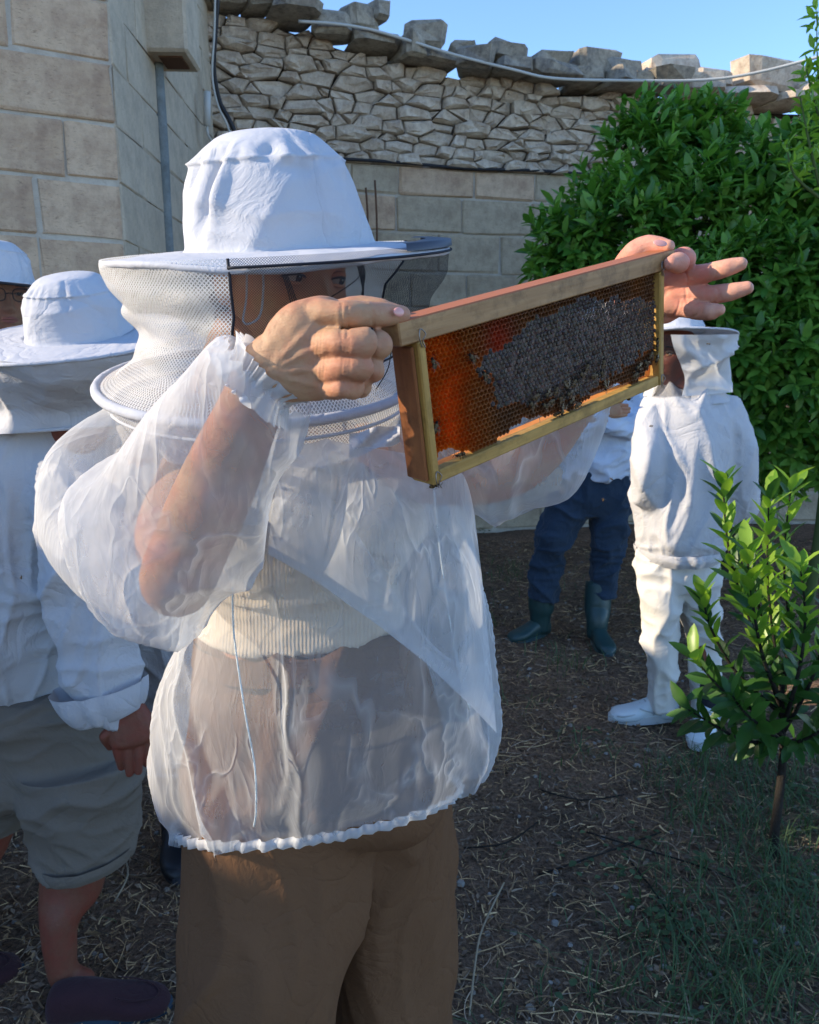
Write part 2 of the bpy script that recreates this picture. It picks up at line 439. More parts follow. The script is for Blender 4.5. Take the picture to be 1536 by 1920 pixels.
MT['shoe_rim'] = mat('slate blue sole', (.035, .06, .085), .8, .2)
MT['shoe_white'] = mat('white leather', (.62, .68, .70), .5, .3)
MT['shoe_sole'] = mat('white rubber sole', (.50, .50, .47), .6, .3)
MT['cable_white'] = mat('weathered white cable', (.5, .5, .47), .6, .3)
MT['cable_black'] = mat('black cable', (.02, .02, .024), .5, .3)
MT['rust'] = mat('rusted iron', (.13, .07, .045), .9, .1)
MT['wood'] = wood_mat('yellow pine', (.34, .19, .045), (.52, .31, .085), (110, 110, 8), grime=.55)
MT['wood_bottom'] = wood_mat('yellow pine strip', (.34, .19, .045), (.52, .31, .085), (9, 120, 120), grime=.55)
MT['wood_rail'] = wood_mat('weathered pine rail', (.30, .16, .065), (.43, .25, .11), (9, 120, 120), grime=.6)
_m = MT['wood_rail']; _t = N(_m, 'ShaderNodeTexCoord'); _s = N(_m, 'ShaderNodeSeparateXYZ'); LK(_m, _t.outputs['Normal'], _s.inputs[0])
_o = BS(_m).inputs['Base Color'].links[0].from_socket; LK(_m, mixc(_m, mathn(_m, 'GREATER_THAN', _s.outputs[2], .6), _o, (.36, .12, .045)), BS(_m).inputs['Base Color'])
MT['wood_shade'] = wood_mat('pine with painted shade', (.20, .065, .022), (.32, .12, .04), (70, 70, 7), grime=.5)
MT['wire'] = mat('steel wire', (.25, .22, .2), .4, .5, Metallic=.9)
MT['bark'] = stone_mat('dark bark', (.035, .03, .026), (.05, .044, .038), (.035, .028, .022), 6)
MT['twig'] = mat('green twig', (.07, .10, .03), .7, .2)
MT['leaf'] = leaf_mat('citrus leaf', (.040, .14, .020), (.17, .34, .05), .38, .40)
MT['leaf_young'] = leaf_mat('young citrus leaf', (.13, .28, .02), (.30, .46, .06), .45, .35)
MT['leaf_dark'] = leaf_mat('shaded citrus leaf', (.016, .05, .014), (.03, .085, .02), .15, .4)
MT['grass'] = leaf_mat('grass blade', (.04, .085, .035), (.11, .17, .07), .3, .7)
MT['litter'] = attr_mat('dry straw and twigs', .95)
MT['pebble'] = attr_mat('pebble', .9)
# ================================================================== ground
def ground_h(x, y):
    return .022 * noise.noise(Vector((x * 1.3, y * 1.3, 0))) + .012 * noise.noise(Vector((x * 5, y * 5, 3))) + .006 * noise.noise(Vector((x * 19, y * 19, 5)))
def make_ground():
    m = M(); xs = []; 
    def axis(lo, hi, flo, fhi, step):
        a = [flo + i * step for i in range(int((fhi - flo) / step) + 1)]
        g = step; q = fhi
        while q < hi: g *= 1.5; q += g; a.append(min(q, hi))
        g = step; q = flo
        while q > lo: g *= 1.5; q -= g; a.insert(0, max(q, lo))
        return a
    X = axis(-90, 90, -2.6, 4.4, .035); Y = axis(-60, 150, .9, 7.2, .035)
    V = [(x, y, ground_h(x, y)) for y in Y for x in X]; k = len(X)
    F = [(j * k + i, j * k + i + 1, (j + 1) * k + i + 1, (j + 1) * k + i) for j in range(len(Y) - 1) for i in range(k - 1)]
    m.add(V, F)
    g = mat('trampled red brown soil', rough=1, spec=.05); v = texco(g, 'Object')
    c = ramp(g, noisen(g, v, 3.2, 8, .65), [(.3, (.22, .155, .108)), (.52, (.36, .235, .155)), (.75, (.50, .31, .19))])
    c = mixc(g, ramp(g, noisen(g, v, 70, 6, .75), [(.4, (0, 0, 0)), (.65, (.8, .8, .8))]), c, (.022, .018, .015))
    c = mixc(g, ramp(g, noisen(g, v, 150, 3, .7), [(.62, (0, 0, 0)), (.7, (.7, .7, .7))]), c, (.22, .17, .12))
    n = bump(g, noisen(g, v, 110, 6, .75), .9, .012, bump(g, noisen(g, v, 25, 6, .7), 1, .03)); setc(g, c, n)
    tag(m.build('ground', g), kind='structure')
make_ground()

# ================================================================== house on the left
def make_house():
    root = empty('stone_house', 'old limestone block house with worn corner and projecting corbel stone', 'house')
    c0 = Vector((-1.31, 3.80, 0)); fd = Vector((-.44, -.25, 0)).normalized()      # front face runs left from the corner
    rd = Vector((-.04, 1, 0)).normalized()                                       # return face runs to the garden wall
    H = 5.0
    # solid core, set 35 mm behind the block faces
    nf = Vector((fd.y, -fd.x, 0)); nf = nf if nf.y < 0 else -nf
    nr = Vector((1, .04, 0)).normalized()
    k = c0 - nf * .007 - nr * .004
    pts = [k, k + rd * 3.0, k + rd * 3.0 + Vector((-5, 0, 0)), k + fd * 1.35 + Vector((-3.5, 1.2, 0)), k + fd * 1.35]
    m = M(); n = len(pts)
    m.add([Vector((p.x, p.y, -.3)) for p in pts] + [Vector((p.x, p.y, H)) for p in pts],
          [(i, (i + 1) % n, n + (i + 1) % n, n + i) for i in range(n)] + [tuple(range(n - 1, -1, -1)), tuple(range(n, 2 * n))])
    m.build('wall', MT['mortar'], root, smooth=False)
    def block(s0, s1, z0, z1, o, d, nn, mtl, prot=.032, gap=.018, wear=.004):
        bm = bmesh.new(); bmesh.ops.create_cube(bm, size=1)
        w, h = (s1 - s0) - gap, (z1 - z0) - gap
        for v in bm.verts: v.co = Vector((v.co.x * w, v.co.y * .12, v.co.z * h))
        bmesh.ops.bevel(bm, geom=list(bm.edges), offset=.005, segments=1, affect='EDGES')
        R = Matrix((d, nn, Vector((0, 0, 1)))).transposed()
        cc = o + d * ((s0 + s1) / 2) + Vector((0, 0, (z0 + z1) / 2)) - nn * (.06 - rnd.uniform(-wear, wear))
        cc += nn * 0
        for v in bm.verts:
            j = Vector((rnd.uniform(-1, 1), rnd.uniform(-.4, .4), rnd.uniform(-1, 1))) * .008
            v.co += j
        me = bpy.data.meshes.new('block'); 
        for v in bm.verts: v.co = R @ v.co
        bm.to_mesh(me); bm.free(); me.materials.append(mtl)
        b = obj('block', me, root); b.location = cc
    rows = [2.03 + i * .247 for i in range(-8, 13)]
    off = {0: .35, 1: .22, 2: .49, 3: .40, 4: .30}
    for i, z in enumerate(rows[:-1]):
        k_ = i - 8
        if z < .2: continue
        s = .0; nxt = off.get(k_, rnd.uniform(.2, .5)); first = True
        while s < 1.15:
            block(s, s + nxt, z, z + .247, c0, fd, nf, MT['ashlar']); s += nxt; nxt = rnd.uniform(.46, .6)
        s = .004; nxt = rnd.choice((.22, .42))
        while s < 2.2:
            e = min(s + nxt, 2.25)
            if e - s > .06: block(s, e, z, z + .247, c0, rd, nr, MT['ashlar_grey'], gap=.004, wear=.0008)
            s = e + .0001; nxt = rnd.uniform(.4, .6)
    # corbel stone sticking out of the return face
    m = M(); R = Matrix((rd, nr, Vector((0, 0, 1)))).transposed()
    cc = P(330, 30, 4.55); cc.x = -1.31 - .04 * .75 + .09
    boxm(m, cc, .16, .115, .22, R, .014)
    b = m.build('corbel', MT['ashlar_grey'], root, smooth=False); b['label'] = 'grey projecting corbel stone with rust stained underside'
    m = M(); boxm(m, cc + Vector((0.01, 0, -.222)), .09, .06, .005, R, .002); m.build('rust_patch', MT['rust'], b, smooth=False)
    # drain channel beneath it
    m = M(); V, F, _ = tube([Vector((cc.x - .085, cc.y + .02, z)) for z in (cc.z - .22, 2.6, 2.2, 1.6, .8)], [.03, .034, .03, .036, .03], 8, 3); m.add(V, F)
    b = m.build('drain_pipe', MT['pipe'], root); b['label'] = 'blue grey weathered drain pipe below the corbel'
    set_base(root, (c0.x, c0.y, 0))
MT['pipe'] = stone_mat('weathered blue grey render', (.20, .23, .23), (.28, .31, .31), (.14, .15, .15), 1.5, .3)
make_house()

# ================================================================== garden wall behind
BL = [Vector((-1.95, 5.95, 0)), Vector((-.5, 6.35, 0)), Vector((1.0, 6.75, 0)), Vector((2.4, 7.0, 0)), Vector((3.8, 7.0, 0)), Vector((5.6, 6.55, 0)), Vector((7.5, 5.8, 0))]
_bl = spline(BL, 12); _bs = [0.0]
for i in range(1, len(_bl)): _bs.append(_bs[-1] + (_bl[i] - _bl[i - 1]).length)
WL = _bs[-1]
def wl(s, z, out=0.0):
    s = max(0, min(WL - 1e-4, s)); i = next(k for k in range(len(_bs) - 1) if _bs[k + 1] >= s)
    t = (s - _bs[i]) / (_bs[i + 1] - _bs[i]); p = _bl[i].lerp(_bl[i + 1], t)
    d = (_bl[i + 1] - _bl[i]).normalized(); n = Vector((d.y, -d.x, 0))
    q = p + n * out; q.z = z; return q, d, n
ZL = 2.93
def ztop(s): return 3.78 + .08 * exp(-((s - .6) / .8) ** 2) - .22 * min(1, max(0, s - 1.0) / 2.6) - .10 * max(0, s - 4.4) / 3.0 + .03 * sin(s * 2.1)
def voronoi(seeds, box, gap):
    """clips each seed's cell out of the box; returns polygons"""
    out = []
    for i, (x, y, w) in enumerate(seeds):
        poly = [(box[0], box[1]), (box[2], box[1]), (box[2], box[3]), (box[0], box[3])]
        near = sorted(((sx - x) ** 2 + ((sy - y) * 1.5) ** 2, sx, sy, sw) for j, (sx, sy, sw) in enumerate(seeds) if j != i and abs(sx - x) < .7 and abs(sy - y) < .5)[:18]
        for _, sx, sy, sw in near:
            dx, dy = (sx - x) * .52, (sy - y) * 1.35; D = sqrt(dx * dx + dy * dy) + 1e-9
            nx, ny = dx * .52, dy * 1.35; G = sqrt(nx * nx + ny * ny) + 1e-9; off = (D * D / 2 + (w - sw) / 2) / G - gap; nx /= G; ny /= G
            new = []
            for a in range(len(poly)):
                p, q = poly[a], poly[(a + 1) % len(poly)]
                dp = (p[0] - x) * nx + (p[1] - y) * ny - off; dq = (q[0] - x) * nx + (q[1] - y) * ny - off
                if dp <= 0: new.append(p)
                if (dp < 0) != (dq < 0):
                    t = dp / (dp - dq); new.append((p[0] + (q[0] - p[0]) * t, p[1] + (q[1] - p[1]) * t))
            poly = new
            if len(poly) < 3: break
        # merge near duplicate corners
        res = []
        for p in poly:
            if not res or (p[0] - res[-1][0]) ** 2 + (p[1] - res[-1][1]) ** 2 > .012 ** 2: res.append(p)
        if len(res) >= 3: out.append(res)
    return out
def stone_from_poly(poly, depth, bulge):
    cx = sum(p[0] for p in poly) / len(poly); cz = sum(p[1] for p in poly) / len(poly)
    base, d, n = wl(cx, cz); V = []; F = []; k = len(poly)
    tx, tz = rnd.uniform(-.22, .22), rnd.uniform(-.18, .22)
    def ring(sc, out, jit):
        for p in poly:
            x = (p[0] - cx) * sc + rnd.uniform(-jit, jit); z = (p[1] - cz) * sc + rnd.uniform(-jit, jit)
            q = d * x + Vector((0, 0, z)) + n * (out + x * tx + z * tz + rnd.uniform(-jit, jit) * 1.2); V.append(q)
    ring(.92, -.09, 0); ring(1.0, depth - .012, .005); ring(.90, depth + bulge * .5, .008); ring(.52, depth + bulge, .013)
    for r in range(3):
        for i in range(k): F.append((r * k + i, r * k + (i + 1) % k, (r + 1) * k + (i + 1) % k, (r + 1) * k + i))
    V.append(n * (depth + bulge * 1.05)); 
    for i in range(k): F.append((3 * k + i, 3 * k + (i + 1) % k, 4 * k))
    return base, V, F
def make_wall():
    root = empty('garden_wall', 'tall garden wall of squared blocks topped with dry rubble stones', 'wall')
    # backing
    def slab(s0, s1, z0, z1f, out, mtl, name):
        m = M(); k = 60; V = []
        for i in range(k + 1):
            s = s0 + (s1 - s0) * i / k; zt = z1f(s)
            for o_, z in ((out, z0), (out, zt), (-.38, zt), (-.38, z0)): V.append(wl(s, z, o_)[0])
        F = []
        for i in range(k):
            for j in range(4): F.append((i * 4 + j, i * 4 + (j + 1) % 4, (i + 1) * 4 + (j + 1) % 4, (i + 1) * 4 + j))
        F += [(0, 1, 2, 3), (k * 4 + 3, k * 4 + 2, k * 4 + 1, k * 4)]
        m.add(V, F); return m.build(name, mtl, root, smooth=False)
    slab(0, WL, -.3, lambda s: ZL, -.012, MT['mortar'], 'mortar_backing')
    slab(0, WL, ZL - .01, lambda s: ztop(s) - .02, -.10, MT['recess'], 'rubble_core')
    # squared blocks
    z = .02; r = 0
    while z < ZL - .05:
        h = min(rnd.choice((.25, .27, .30)), ZL - z)
        if ZL - z - h < .12: h = ZL - z
        s = -rnd.uniform(0, .4)
        while s < WL - .1:
            w = rnd.uniform(.36, .62); s1 = s + w
            if s1 > .05 and s < 7.4:
                a = max(s, .0); c, d, n = wl((a + s1) / 2, z + h / 2)
                R = Matrix((d, -n, Vector((0, 0, 1)))).transposed()
                m = M(); boxm(m, (0, 0, 0), (s1 - a) / 2 - .007, .07, h / 2 - .007, R, .012)
                m.v = [tuple(Vector(v) + Vector([rnd.uniform(-.006, .006) for _ in range(3)])) for v in m.v]
                b = m.build('block', MT['ashlar'] if rnd.random() < .35 else MT['ashlar_mid'], root, smooth=False)
                b.location = c - n * (.062 - rnd.uniform(-.004, .006))
            s = s1
        z += h; r += 1
    # rubble
    seeds = []; z = ZL + .05; row = 0
    while z < 3.95:
        h = rnd.uniform(.055, .105); s = rnd.uniform(-.1, .1)
        while s < 7.6:
            w = rnd.choice((.07, .10, .13, .17, .24)) * rnd.uniform(.85, 1.15); seeds.append((s + w / 2, z + rnd.uniform(-.02, .02), rnd.uniform(-.003, .004))); s += w
        z += h; row += 1
    cells = voronoi(seeds, (-.05, ZL + .004, 7.7, 3.99), .0025)
    keep = []
    for c in cells:
        cx = sum(p[0] for p in c) / len(c); cz = sum(p[1] for p in c) / len(c)
        if cz > ztop(cx) - .03: continue
        keep.append((cx, cz, c))
    def seenness(t):   # in the frame and not behind the hat or the tree
        q, _, _ = wl(t[0], t[1]); d = q - CAM; u = 768 + FPX * d.x / zc(q); return u if u < 1560 else 4000 + u
    keep.sort(key=seenness); rest = M()
    for i, (cx, cz, c) in enumerate(keep):
        dp = rnd.uniform(-.02, .045); base, V, F = stone_from_poly(c, dp, rnd.uniform(.018, .045))
        if i < 300:
            m = M().add(V, F); b = m.build('rubble_stone', MT['rubble'], root, smooth=False); b.location = base
        else: rest.add([v + base for v in V], F)
    o = rest.build('rubble_fill', MT['rubble'], root, smooth=False); o['kind'] = 'stuff'
    # cap stones: loose boulders in two uneven layers
    s = .02; lay = 0
    def boulder(s, z, w, h, dpt, out=0.0, tilt=0.0):
        c, d, n = wl(s, z, out); bm = bmesh.new(); bmesh.ops.create_cube(bm, size=2)
        bmesh.ops.bevel(bm, geom=list(bm.edges), offset=rnd.uniform(.22, .38), segments=1, affect='EDGES')
        o_ = rnd.uniform(0, 50)
        R = Matrix((d, -n, Vector((0, 0, 1)))).transposed() @ Matrix.Rotation(tilt, 3, 'Y') @ Matrix.Rotation(rnd.uniform(-.3, .3), 3, 'Z')
        for v in bm.verts:
            q = v.co.copy(); k = 1 + .38 * nz(q, .8, (o_, 0, 0)) + .1 * nz(q, 2.2, (o_, 4, 0))
            v.co = R @ Vector((q.x * w / 2 * k, q.y * dpt / 2 * k, q.z * h / 2 * (k * (1 - .12 * q.x * nz((o_, 0, 0))))))
        me = bpy.data.meshes.new('cap_stone'); bm.to_mesh(me); bm.free(); me.materials.append(MT['capstone'] if s < 4.15 else MT['rubble'])  # paler stone on the right-hand caps paints sunlight into their colour
        b = obj('cap_stone', me, root); b.location = c
    while s < 7.5:
        w = rnd.uniform(.14, .46); h = rnd.uniform(.06, .17)
        boulder(s + w / 2, ztop(s + w / 2) + h * .3, w * 1.04, h, rnd.uniform(.34, .46), .05 + rnd.uniform(-.03, .06), rnd.uniform(-.06, .06)); s += w
    for s, z, w, h in ((.10, .19, .3, .2), (.42, .22, .3, .26), (.70, .27, .24, .27), (.92, .22, .26, .18), (1.17, .16, .3, .15), (1.62, .16, .22, .2), (1.75, .24, .12, .14), (2.12, .17, .30, .17), (2.42, .12, .2, .1),
                       (2.75, .14, .32, .14), (3.12, .12, .3, .12), (3.5, .16, .38, .16), (3.72, .12, .3, .13), (4.16, .16, .5, .2), (4.5, .12, .3, .12), (5.0, .2, .55, .24), (5.35, .12, .3, .12), (5.62, .17, .26, .15), (5.95, .13, .34, .13), (6.5, .14, .3, .14), (7.0, .13, .3, .16)):
        boulder(s, ztop(s) + z, w, h, rnd.uniform(.22, .34), .04, rnd.uniform(-.15, .15))
    # rods leaning against the blocks
    set_base(root, tuple(wl(3.5, 0)[0]))
    for (u, v0, v1) in ((686, 352, 450), (703, 338, 470)):
        q0 = P(u, v0, 6.32); q1 = P(u + 4, v1, 6.30)
        m = M(); V, F, _ = tube([q0, (q0 + q1) / 2 + Vector((.006, 0, 0)), q1], .008, 6, 2); m.add(V, F)
        tag(m.build('iron_rod', MT['rust']), 'thin rusty iron rod, %s of two on the block wall beside the white hat' % ('left one' if u < 700 else 'right one'), 'rod', 'iron rods on the wall')
MT['ashlar_mid'] = stone_mat('mid limestone block', (.42, .33, .225), (.52, .43, .31), (.29, .225, .16), 1.0, .6)
make_wall()
def cable(name, pts, r, mtl, label, sub=6, sag=None):
    m = M(); V, F, _ = tube(pts, r, 8, sub); m.add(V, F); return tag(m.build(name, mtl), label, 'cable')
W3 = lambda u, v, y: P(u, v, y)
cable('cable', [W3(560, 40, 6.02), W3(640, 46, 6.1), W3(720, 62, 6.18), W3(850, 102, 6.3), W3(960, 130, 6.36), W3(1040, 147, 6.45), W3(1180, 151, 6.52), W3(1320, 150, 6.55), W3(1420, 136, 6.5), W3(1545, 104, 6.4), W3(1700, 60, 6.2)], .011, MT['cable_white'], 'pale cable sagging along the cap stones of the garden wall')
def ledge_pt(u, dz=0.0):
    # walk the wall until the picture column matches
    best = min(range(0, 760), key=lambda k: abs(768 + FPX * (wl(k / 100, ZL, .03)[0] - CAM).x / zc(wl(k / 100, ZL, .03)[0]) - u))
    q = wl(best / 100, ZL + dz, .035)[0]; return q
cable('cable', [ledge_pt(u, .012 + .008 * sin(u * .02)) for u in (400, 560, 660, 760, 880, 1010, 1100, 1250)], .012, MT['cable_black'], 'black cable running along the ledge below the rubble stones')
cable('cable', [W3(410, -40, 5.55), W3(404, 60, 5.6), W3(401, 130, 5.65), W3(412, 190, 5.7), W3(430, 225, 5.72), W3(443, 262, 5.75), W3(440, 330, 5.8)], .016, MT['cable_black'], 'black cable hanging down the corner of the stone house')
cable('cable', [W3(404, -40, 5.52), W3(402, 60, 5.57), W3(398, 140, 5.6), W3(408, 195, 5.63), W3(424, 230, 5.68), W3(436, 262, 5.7)], .007, MT['cable_white'], 'thin white cable beside the hanging black cable')
m = M(); m.add(*tube([W3(389, 172, 5.5), W3(388, 236, 5.5)], .022, 10, 1)[:2]); m.add(*tube([W3(388, 236, 5.5), W3(391, 255, 5.5), W3(402, 270, 5.6), W3(418, 278, 5.7)], .008, 8, 4)[:2])
tag(m.build('conduit', MT['cable_white']), 'short white conduit with thin lead on the house corner', 'conduit')

# added wall, unseen at the left, sized to shade the lower garden
def side_wall():
    root = empty('shade_wall', 'limestone boundary wall to the left of the people', 'wall')
    m = M(); boxm(m, (-3.6, 1.2, 1.03), .15, 3.6, 1.08, None, .02); m.build('wall', MT['ashlar_mid'], root, smooth=False)
    z0 = 2.10
    for i in range(24):
        m = M(); h = rnd.uniform(.05, .14); boxm(m, (-3.6, -2.3 + i * .3, z0 + h), .17, rnd.uniform(.12, .16), h, Matrix.Rotation(rnd.uniform(-.1, .1), 3, 'X'), .03)
        m.build('cap_stone', MT['capstone'], root, smooth=False)
    set_base(root, (-3.6, 1.2, 0))
side_wall()

# ================================================================== litter, pebbles, grass
def visible(x, y, z=0.0, pad=40):
    d = Vector((x, y, z)) - CAM; k = d.dot(FW)
    if k < .3: return False
    u = 768 + FPX * d.x / k; v = 960 - FPX * d.dot(UP) / k
    return -pad < u < 1536 + pad and v < 1920 + pad
def ground_point():
    while True:
        y = 1.15 + 5.2 * rnd.random() ** 1.7; x = rnd.uniform(-2.2, 3.6)
        if visible(x, y) and x > -1.6 - .05 * y: return x, y
straw = [(.30, .22, .13), (.24, .18, .11), (.17, .125, .085), (.10, .075, .055), (.06, .048, .04), (.20, .17, .14), (.13, .11, .095), (.36, .28, .17)]
def make_litter():
    m = M()
    for i in range(40000):
        x, y = ground_point(); a = rnd.uniform(0, 2 * pi); ln = rnd.uniform(.012, .055) * (2.4 if rnd.random() < .08 else 1)
        w = rnd.uniform(.0006, .0017) * (1.9 if rnd.random() < .15 else 1); z = ground_h(x, y) + rnd.uniform(.001, .016); c = rnd.choice(straw)
        g = rnd.uniform(1.0, 2.3); c = (c[0] * g * 1.12, c[1] * g * .97, c[2] * g * .80)
        kk = rnd.gauss(0, .45); lift = rnd.uniform(-.15, .3); V = []; p = Vector((x, y, z))
        for s in range(4):
            d = Vector((cos(a), sin(a), lift * (1 - s * .6))); q = Vector((-sin(a), cos(a), .4)) * w * (1 - .2 * s)
            V += [p + q, p - q]; p = p + d * ln / 3; a += kk / 3
            p.z = max(p.z, ground_h(p.x, p.y) + .001)
        m.add(V, [(0, 1, 3, 2), (2, 3, 5, 4), (4, 5, 7, 6)], None, c)
    for i in range(900):       # long dry stems lying about
        x, y = ground_point(); a = rnd.uniform(0, 2 * pi); ln = rnd.uniform(.06, .2); g = rnd.uniform(.8, 2.2); c = rnd.choice(straw); c = (c[0] * g * 1.1, c[1] * g * .97, c[2] * g * .82); q = []; k2 = rnd.gauss(0, .35)
        for s in range(5):
            q.append(Vector((x, y, ground_h(x, y) + rnd.uniform(.004, .02)))); x += cos(a) * ln / 4; y += sin(a) * ln / 4; a += k2 + rnd.gauss(0, .12)
        V, F, _ = tube(q, rnd.uniform(.0007, .0018), 4, 2); m.add(V, F, None, c)
    for i in range(11000):      # broken leaf flakes and bark chips
        x, y = ground_point(); a = rnd.uniform(0, 2 * pi); r = rnd.uniform(.005, .016); c = rnd.choice(straw[1:7]); g = rnd.uniform(.6, 1.5); c = (c[0] * g * 1.15, c[1] * g * .95, c[2] * g * .78)
        p = Vector((x, y, ground_h(x, y) + rnd.uniform(.002, .012))); t = Vector((rnd.uniform(-.6, .6), rnd.uniform(-.6, .6), 1)).normalized()
        e = t.cross(Vector((cos(a), sin(a), 0))).normalized(); f = t.cross(e)
        m.add([p + e * r, p + f * r * .5 + t * r * .25, p - e * r, p - f * r * .5 + t * r * .2, p + t * r * .1], [(0, 1, 4), (1, 2, 4), (2, 3, 4), (3, 0, 4)], None, c)
    tag(m.build('plant_litter', MT['litter'], smooth=False), 'dry straw, twig and leaf litter spread over the soil', 'litter', kind='stuff')
    m = M()
    for i in range(2600):
        x, y = ground_point(); r = rnd.uniform(.003, .010) if rnd.random() < .93 else rnd.uniform(.009, .015); g = rnd.uniform(.5, 1.0)
        c = rnd.choice(((.30, .25, .2), (.22, .13, .085), (.34, .31, .27), (.15, .11, .08))); c = tuple(k * g for k in c)
        p = Vector((x, y, ground_h(x, y) + r * .3)); a = rnd.uniform(0, 3)
        V = [p + Vector((cos(a + k * pi / 3) * r * rnd.uniform(.8, 1.2), sin(a + k * pi / 3) * r * rnd.uniform(.8, 1.2), 0)) for k in range(6)]
        V += [p + Vector((cos(a + k * pi / 3) * r * .7, sin(a + k * pi / 3) * r * .6, r * .6)) for k in range(6)]
        m.add(V, [(k, (k + 1) % 6, 6 + (k + 1) % 6, 6 + k) for k in range(6)] + [tuple(range(6, 12))], None, c)
    tag(m.build('pebbles', MT['pebble'], smooth=False), 'small pale and reddish pebbles lying in the soil', 'pebbles', kind='stuff')
    # long single stems that stand out
    for i, pts in enumerate([[(880, 1905), (892, 1800), (905, 1740), (945, 1655)], [(1165, 1896), (1230, 1900), (1310, 1912)], [(1100, 1560), (1200, 1590), (1300, 1620), (1380, 1650)], [(1170, 1600), (1240, 1690), (1300, 1790)],
                             [(1010, 1640), (1130, 1600), (1240, 1560)], [(600, 1900), (640, 1880)], [(215, 1690), (240, 1640), (232, 1600)], [(870, 1590), (950, 1580), (1010, 1540)], [(1010, 1480), (1090, 1500), (1170, 1490)]]):
        q = [PG(u, v, .012 + .012 * (k % 2)) for k, (u, v) in enumerate(pts)]
        m = M().add(*tube(q, .0028, 6, 4)[:2]); tag(m.build('dry_stem', MT['stem_dry'] if i in (0, 1, 5, 6) else MT['bark']), ['long pale bent straw stem beside the brown trousers', 'pale straw stem lying at the bottom edge', 'long dark fallen twig reaching toward the sapling', 'dark twig slanting down through the weeds', 'thin dark twig across the brown soil', 'short pale stem by the trouser hem', 'pale curved stem behind the brown shoe', 'dark twig near the jacket hem', 'dark twig on the reddish soil'][i], 'twig', 'fallen twigs and stems')
MT['stem_dry'] = mat('pale dry stem', (.34, .27, .18), .9, .1)
make_litter()
def blade(m, p, h, w, a, bend, c):
    d = Vector((cos(a), sin(a), 0)); s = Vector((-sin(a), cos(a), 0)) * w; V = []
    for k, t in enumerate((0, .35, .7)):
        q = p + d * bend * h * t * t + Vector((0, 0, h * (t - .35 * bend * t * t))); V += [q + s * (1 - t * .5), q - s * (1 - t * .5)]
    V.append(p + d * bend * h * 1.05 + Vector((0, 0, h * (1 - .42 * bend))))
    m.add(V, [(0, 1, 3, 2), (2, 3, 5, 4), (4, 5, 6)], None, (c, c, c))
def make_grass():
    m = M()
    tufts = [(1330, 1440, .16, 130), (1400, 1470, .2, 160), (1480, 1440, .2, 160), (1290, 1510, .12, 90), (1500, 1560, .18, 120), (1360, 1560, .16, 110), (1440, 1640, .12, 110), (1420, 1760, .2, 210), (1500, 1800, .2, 200), (1330, 1820, .16, 120), (1540, 1700, .2, 140),
             (1460, 1890, .2, 180), (1380, 1900, .16, 110), (1250, 1690, .12, 60), (1220, 1780, .12, 50), (1530, 1500, .2, 140), (1100, 1420, .1, 30), (1240, 1440, .12, 50), (1010, 1320, .12, 20), (1060, 1250, .14, 60), (930, 960, .3, 150), (960, 1080, .3, 120), (1120, 1120, .3, 60), (900, 1180, .15, 40),
             (930, 1900, .08, 12), (1030, 1880, .06, 12), (1150, 1850, .1, 40), (1280, 1900, .14, 90), (1450, 1540, .2, 140)]
    for u, v, r, n in tufts:
        c = PG(u, v); hs = 1.0
        for i in range(int(n * .85)):
            x = c.x + rnd.gauss(0, r * .6); y = c.y + rnd.gauss(0, r * .6)
            blade(m, Vector((x, y, ground_h(x, y) - .004)), rnd.uniform(.04, .15) * hs, rnd.uniform(.0012, .0028), rnd.uniform(0, 2 * pi), rnd.uniform(.2, 1.25), rnd.random())
    for i in range(1500):
        x, y = ground_point()
        if x < .35 + rnd.random() * .7 and rnd.random() < .93: continue
        blade(m, Vector((x, y, ground_h(x, y))), rnd.uniform(.02, .08), rnd.uniform(.001, .002), rnd.uniform(0, 2 * pi), rnd.uniform(.4, 1.3), rnd.random())
    # low broad-leaved weeds
    for u, v, n in ((1240, 1760, 26), (1290, 1740, 20), (1150, 1640, 14), (1270, 1860, 16), (1210, 1700, 14), (1090, 1640, 8), (1480, 1680, 26), (1530, 1640, 26), (1200, 1580, 12), (1320, 1640, 18), (1100, 1380, 6), (1500, 1500, 20), (900, 1000, 20), (1070, 1890, 5)):
        c = PG(u, v)
        for i in range(n):
            a = rnd.uniform(0, 2 * pi); q = c + Vector((rnd.gauss(0, .045), rnd.gauss(0, .045), rnd.uniform(.01, .045)))
            m.add(*leaf_shape(q, Vector((cos(a), sin(a), rnd.uniform(-.1, .5))), Vector((0, 0, 1)), rnd.uniform(.016, .03), .8), None, (rnd.random(),) * 3)
    tag(m.build('grass', MT['grass']), 'green grass tufts and low weeds around the sapling', 'grass', kind='stuff')
def leaf_shape(p, d, up, ln, wid=.42, fold=.25, bend=.2):
    d = d.normalized(); s = d.cross(up); s = s.normalized() if s.length > 1e-3 else Vector((1, 0, 0)); n = s.cross(d)
    V = []; w = ln * wid / 2
    for t, k in ((0, .08), (.28, .85), (.6, .95), (.85, .5)):
        c = p + d * ln * t - n * bend * ln * t * t
        V += [c + s * w * k + n * w * k * fold, c, c - s * w * k + n * w * k * fold]
    V.append(p + d * ln - n * bend * ln)
    F = []
    for i in range(3):
        b = i * 3; F += [(b, b + 1, b + 4, b + 3), (b + 1, b + 2, b + 5, b + 4)]
    F += [(9, 10, 12), (10, 11, 12)]
    return V, F
make_grass()

